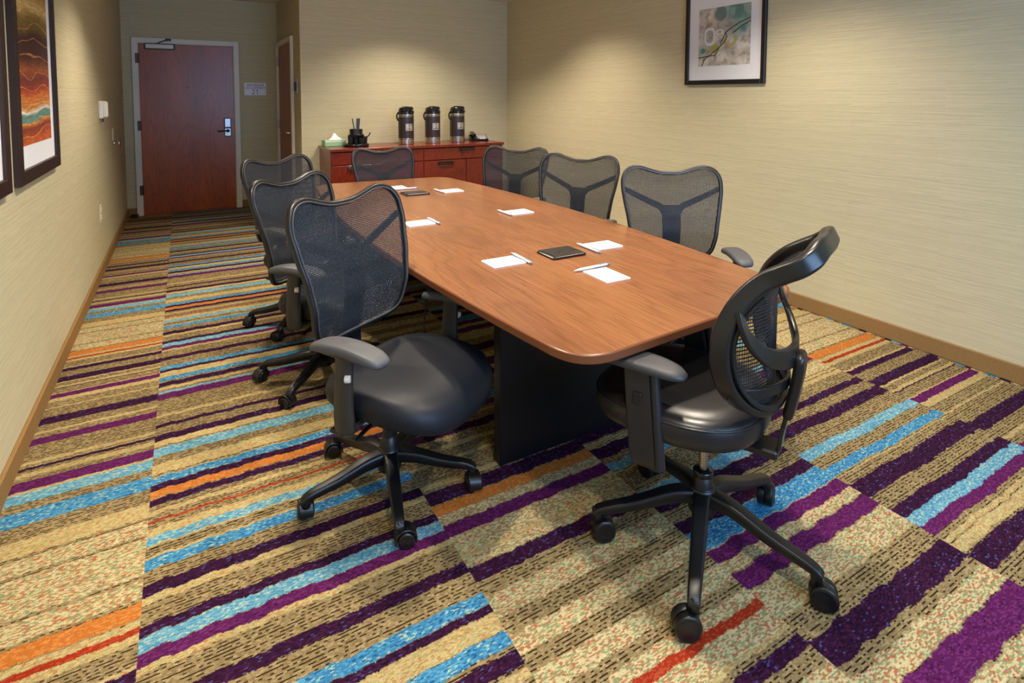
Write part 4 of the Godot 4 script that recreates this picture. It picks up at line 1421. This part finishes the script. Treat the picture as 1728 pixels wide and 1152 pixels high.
func caddy(at: Vector3) -> void:
	var t := thing("condiment_caddy", "round black condiment caddy with cups and stirrers", "caddy", at)
	var mb := MB.new()
	mb.lathe([Vector2(0.001, 0), Vector2(0.13, 0), Vector2(0.14, 0.008), Vector2(0.14, 0.024), Vector2(0.13, 0.03), Vector2(0.13, 0.03), Vector2(0.125, 0.024), Vector2(0.001, 0.022)], 36)
	obj("turntable", mb, M.gloss_black, t)
	mb = MB.new()
	mb.lathe([Vector2(0.055, 0.022), Vector2(0.06, 0.09), Vector2(0.06, 0.09), Vector2(0.085, 0.095), Vector2(0.088, 0.13), Vector2(0.088, 0.13), Vector2(0.07, 0.135), Vector2(0.072, 0.19), Vector2(0.066, 0.19), Vector2(0.066, 0.19), Vector2(0.062, 0.14), Vector2(0.001, 0.14)], 30)
	obj("holder", mb, M.caster, t)
	for q in [[-0.075, 0.05, 0.115], [0.085, 0.03, 0.10], [0.03, 0.095, 0.10]]:
		mb = MB.new()
		mb.lathe([Vector2(0.026, 0.024), Vector2(0.032, q[2]), Vector2(0.028, q[2]), Vector2(0.026, 0.04)], 18, Transform3D(Basis(), Vector3(q[0], 0, q[1])))
		obj("cup", mb, M.gloss_black, t)
	mb = MB.new()
	mb.sweep(curve([Vector3(0.08, 0.10, 0.02), Vector3(0.115, 0.105, 0.03), Vector3(0.135, 0.12, 0.03), Vector3(0.15, 0.15, 0.03)], 4), ell(8, 0.007, 0.007), Vector3(0, 0, 1))
	obj("spout", mb, M.gloss_black, t)
	for q in [[-0.03, 0.0, -0.10, 0.012], [0.012, 0.02, 0.02, 0.03], [0.03, 0.0, 0.05, 0.022]]:
		mb = MB.new()
		mb.box(Vector3(q[0], 0.24, q[1]), Vector3(q[3], 0.14, 0.006), 0.002, Basis(Vector3(0, 0, 1), -q[2] * 1.6))
		obj("stirrer", mb, M.stirrer, t)

# ---------------------------------------------------------------- lamps
func downlight(at: Vector2, energy: float, col: Color, called: String) -> void:
	var t := thing("recessed_downlight", called, "ceiling light", Vector3(at.x, CEIL, at.y), 0.0, "recessed ceiling lights")
	var mb := MB.new()
	mb.lathe([Vector2(0.105, 0.0), Vector2(0.105, -0.004), Vector2(0.10, -0.008), Vector2(0.08, -0.008), Vector2(0.078, -0.002)], 28)
	obj("trim_ring", mb, M.trim, t)
	mb = MB.new()
	mb.lathe([Vector2(0.001, -0.002), Vector2(0.078, -0.002)], 28)
	obj("lens", mb, M.lamp_glow, t)
	var l := SpotLight3D.new()
	l.name = "lamp"
	l.light_color = col
	l.light_energy = energy
	l.spot_angle = 63.0
	l.spot_angle_attenuation = 0.7
	l.light_size = 0.07
	l.spot_range = 14.0
	l.spot_attenuation = 2.0
	l.shadow_enabled = true
	t.add_child(l)
	l.position = Vector3(0, -0.02, 0)
	l.rotation_degrees.x = -90

func build_materials() -> void:
	M.carpet = tex_mat(carpet_image(), 0.95, 0.15)
	var wim := wall_image(Color8(199, 189, 156))
	M.wall = tex_mat(wim, 0.75, 0.25)
	M.wall.uv1_triplanar = true
	M.wall.uv1_world_triplanar = true
	M.wall.uv1_scale = Vector3(1.9, 1.9, 1.9)
	M.ceiling = mat(Color8(226, 218, 204), 0.9, 0.0, 0.2)
	M.base = mat(Color8(138, 106, 66), 0.95, 0.0, 0.1)
	var nb := NoiseTexture2D.new()
	nb.width = 256
	nb.height = 256
	nb.seamless = true
	var fnb := FastNoiseLite.new()
	fnb.seed = 3
	fnb.frequency = 0.25
	nb.noise = fnb
	var rampb := Gradient.new()
	rampb.set_color(0, Color8(112, 84, 50))
	rampb.set_color(1, Color8(172, 138, 92))
	nb.color_ramp = rampb
	M.base.albedo_color = Color.WHITE
	M.base.albedo_texture = nb
	M.base.uv1_triplanar = true
	M.base.uv1_world_triplanar = true
	M.base.uv1_scale = Vector3(3, 3, 3)
	M.trim = mat(Color8(230, 224, 210), 0.45)
	M.glass = mat(Color(0.9, 0.95, 1.0, 0.08), 0.03)
	M.glass.transparency = BaseMaterial3D.TRANSPARENCY_ALPHA
	M.picture_glass = mat(Color(1, 1, 1, 0.04), 0.03)
	M.picture_glass.transparency = BaseMaterial3D.TRANSPARENCY_ALPHA
	M.door_wood = tex_mat(wood_image(512, 768, Color8(180, 90, 38), Color8(116, 50, 20), 9.0, 0.5, 21, 0.26, 0.24, 0.3), 0.32)
	M.door_wood.uv1_triplanar = true
	M.door_wood.uv1_world_triplanar = true
	M.door_wood.uv1_scale = Vector3(0.9, 0.42, 0.8)
	M.door_wood.uv1_offset = Vector3(0.45, 0.0, 0.0)
	M.table_wood = tex_mat(wood_image(1024, 1024, Color8(136, 90, 56), Color8(82, 47, 27), 7.0, 0.55, 8, 0.2, 0.16, 0.26), 0.27)
	M.table_wood.uv1_triplanar = true
	M.table_wood.uv1_scale = Vector3(0.6, 0.6, 0.26)
	M.table_wood.uv1_offset = Vector3(0.5, 0, 0.5)
	M.table_edge = mat(Color8(108, 62, 36), 0.32)
	M.table_leg = mat(Color8(14, 12, 15), 0.36)
	M.credenza_front = tex_mat(wood_image(384, 512, Color8(126, 44, 26), Color8(84, 24, 16), 6.0, 0.6, 33, 0.2), 0.28)
	M.credenza_front.uv1_triplanar = true
	M.credenza_front.uv1_world_triplanar = true
	M.credenza_front.uv1_scale = Vector3(1.1, 0.8, 1.1)
	M.credenza_top = M.credenza_front.duplicate()
	M.credenza_top.roughness = 0.2
	M.credenza_side = M.credenza_front.duplicate()
	M.credenza_side.roughness = 0.22
	M.black_plastic = mat(Color8(18, 18, 20), 0.38)
	M.caster = mat(Color8(16, 16, 18), 0.36)
	M.gloss_black = mat(Color8(20, 19, 21), 0.2)
	M.frame_black = mat(Color8(18, 18, 20), 0.32)
	M.arm_black = mat(Color8(24, 24, 28), 0.38)
	M.arm_post = mat(Color8(46, 42, 38), 0.45)
	M.arm_pad = mat(Color8(70, 72, 76), 0.55)
	M.arm_pad_dark = mat(Color8(46, 46, 49), 0.5)
	M.button = mat(Color8(206, 200, 186), 0.4)
	M.piping = mat(Color8(58, 60, 66), 0.5)
	M.back_mesh = mat(Color8(48, 54, 64), 0.42)
	M.back_mesh_black = mat(Color8(34, 36, 42), 0.4)
	# seat cloth: fine knit
	var kim := Image.create_empty(64, 64, false, Image.FORMAT_RGB8)
	for y in 64:
		for x in 64:
			var a := 0.5 + 0.5 * sin(TAU * (x * 8.0 / 64.0 + (y / 4 % 2) * 0.5)) * sin(TAU * y * 8.0 / 64.0)
			kim.set_pixel(x, y, Color8(7, 9, 13).lerp(Color8(30, 35, 48), a))
	M.seat_fabric = tex_mat(kim, 0.5, 0.4)
	M.seat_fabric.uv1_triplanar = true
	M.seat_fabric.uv1_scale = Vector3(22, 22, 22)
	M.leather = mat(Color8(26, 25, 27), 0.3)
	M.steel = mat(Color8(170, 170, 172), 0.25, 1.0)
	M.steel_pot = mat(Color8(190, 186, 180), 0.28, 1.0)
	M.satin = mat(Color8(186, 188, 192), 0.34, 0.9)
	M.chrome = mat(Color8(206, 204, 198), 0.15, 1.0)
	M.brass = mat(Color8(196, 160, 90), 0.3, 1.0)
	M.closer = mat(Color8(206, 196, 184), 0.4, 0.2)
	M.hinge = mat(Color8(84, 72, 60), 0.4, 0.7)
	M.dark_metal = mat(Color8(44, 36, 32), 0.35, 0.4)
	M.sign_white = mat(Color8(240, 242, 250), 0.5)
	M.sign_text = mat(Color8(84, 88, 108), 0.6)
	M.white_plastic = mat(Color8(226, 222, 212), 0.4)
	M.ivory = mat(Color8(222, 210, 176), 0.4)
	M.frame_dark = mat(Color8(24, 22, 26), 0.35)
	M.frame_brown = mat(Color8(44, 26, 22), 0.38)
	M.mat_board = mat(Color8(240, 242, 248), 0.85)
	M.print_cloud = tex_mat(cloud_print(), 0.8)
	M.print_wave = tex_mat(wave_print(7), 0.8)
	M.print_wave2 = tex_mat(wave_print(19), 0.8)
	M.paper = mat(Color8(244, 244, 248), 0.8)
	M.pen_white = mat(Color8(206, 214, 226), 0.3)
	M.pen_clip = mat(Color8(110, 124, 150), 0.3)
	M.key_brown = mat(Color8(62, 46, 34), 0.5)
	M.phone_grey = mat(Color8(150, 152, 156), 0.5)
	M.pot_wrap = mat(Color8(44, 34, 40), 0.4)
	M.emblem = tex_mat(emblem_image(Color8(44, 34, 40)), 0.4)
	M.tissue_green = mat(Color8(148, 192, 146), 0.6)
	M.tissue_pale = mat(Color8(206, 222, 200), 0.6)
	M.stirrer = mat(Color8(52, 56, 72), 0.4)
	M.lamp_glow = mat(Color8(255, 244, 224), 0.5)
	M.lamp_glow.emission_enabled = true
	M.lamp_glow.emission = Color8(255, 236, 206)
	M.lamp_glow.emission_energy_multiplier = 4.0

func build_chairs() -> void:
	var row_a := "by the wave-print wall"
	var row_b := "beside the wall of the white-matted print"
	# [label, x, z, facing angle, seat up, back up, base turn]
	var spots := [
		["mesh-back office chair turned from the table " + row_a + ", nearest the leather chair", 0.652, -2.062, 58.9, 0.0, -0.007, -30.2, 1.0],
		["mesh-back office chair in the middle of the row " + row_a, 0.621, -3.06, 51.2, 0.0, -0.056, 12.0, 1.0],
		["mesh-back office chair nearest the entry door in the row " + row_a, 0.655, -3.91, 54.6, 0.0, -0.036, 20.0, 1.0],
		["mesh-back office chair at the table end by the credenza", 1.59, -4.90, 87.0, -0.05, -0.05, 5.0, 1.0],
		["mesh-back office chair nearest the credenza in the row " + row_b, 2.375, -4.20, 143.0, -0.06, -0.063, 66.0, 1.05],
		["mesh-back office chair in the middle of the row " + row_b, 2.34, -3.26, 149.0, -0.06, -0.05, 40.0, 1.055],
		["mesh-back office chair " + row_b + ", nearest the leather chair", 2.40, -2.27, 121.5, -0.035, -0.005, 50.0, 1.0],
	]
	var proto: Node3D = null
	for q in spots:
		var a := deg_to_rad(q[3])
		var turn := atan2(cos(a), sin(a))
		var c: Node3D
		if proto == null:
			proto = task_chair(q[0])
			c = proto
			c.position = Vector3(q[1], 0, q[2])
			c.rotation.y = turn
		else:
			c = copy_of(proto, "office_chair", q[0], Vector3(q[1], 0, q[2]), turn)
		c.scale = Vector3.ONE * q[7]
		adjust_chair(c, q[4], q[5], deg_to_rad(q[6]) - turn)
	# one sliding arm pad pushed forward under the table
	for c in proto.get_children():
		if String(c.name).begins_with("armrest"):
			c.get_node("arm_pad").position = Vector3(0.0, 0, 0.015)
			break
	var lc := leather_chair()
	var la := deg_to_rad(-114.0)
	lc.position = Vector3(1.462, 0, -1.255)
	lc.rotation.y = atan2(cos(la), sin(la))
	for c in lc.get_children():
		if String(c.name).begins_with("star_base"):
			c.rotation.y = deg_to_rad(2.0) - lc.rotation.y

func _ready() -> void:
	# camera: 20 mm lens, shifted down, looking across the table
	var cam := Camera3D.new()
	cam.name = "camera"
	add_child(cam)
	var near := 0.05
	cam.transform = Transform3D(Basis(Vector3(0.86582305, 0.00298296, 0.50034144), Vector3(0.02811864, 0.99811182, -0.05460888), Vector3(-0.4995596, 0.06135055, 0.86410434)), Vector3(0, 1.4985, 0))
	cam.set_frustum(near * 1152.0 / 961.47, Vector2(0, -near * (576.0 - 220.93) / 961.47), near, 60.0)
	cam.current = true
	# sky outside the window
	var we := WorldEnvironment.new()
	we.name = "environment"
	var env := Environment.new()
	var sky := Sky.new()
	var sm := ProceduralSkyMaterial.new()
	sm.sky_top_color = Color(0.36, 0.52, 0.80)
	sm.sky_horizon_color = Color(0.72, 0.80, 0.90)
	sm.ground_horizon_color = Color(0.55, 0.55, 0.52)
	sm.ground_bottom_color = Color(0.30, 0.29, 0.27)
	sky.sky_material = sm
	env.background_mode = Environment.BG_SKY
	env.sky = sky
	env.tonemap_mode = Environment.TONE_MAPPER_LINEAR
	env.tonemap_exposure = 1.0
	env.sdfgi_enabled = true
	env.ssao_enabled = true
	env.ssil_enabled = true
	we.environment = env
	add_child(we)
	# daylight entering by the window behind the camera
	var day := AreaLight3D.new()
	day.name = "window_daylight"
	day.area_size = Vector2(2.7, 1.4)
	day.light_color = Color(0.64, 0.80, 1.0)
	day.light_energy = 13.0
	day.shadow_enabled = true
	day.area_range = 16.0
	add_child(day)
	day.position = Vector3(1.575, 1.6, ZF - 0.01)

	build_materials()
	# recessed lamps
	var warm := Color(1.0, 0.94, 0.85)
	var spots := [
		[Vector2(0.4, -4.75), "recessed ceiling light by the wave prints, toward the entry"],
		[Vector2(0.4, -2.3), "recessed ceiling light over the wave prints"],
		[Vector2(2.2, -5.65), "recessed ceiling light before the credenza"],
		[Vector2(2.75, -4.6), "recessed ceiling light by the white-matted print, toward the credenza"],
		[Vector2(2.75, -2.3), "recessed ceiling light before the white-matted print"],
		[Vector2(0.4, -0.2), "recessed ceiling light by the wave prints, toward the window"],
		[Vector2(1.55, -3.4), "recessed ceiling light over the middle of the table"],
		[Vector2(1.55, -1.2), "recessed ceiling light over the table end with the leather chair"],
	]
	for s in spots:
		downlight(s[0], 3.6 if s[0].y > -0.5 else (5.8 if s[0].x < 1.0 else 4.8), warm, s[1])
	build_room()
	build_table()
	build_credenza()
	build_chairs()
	build_wall_things()
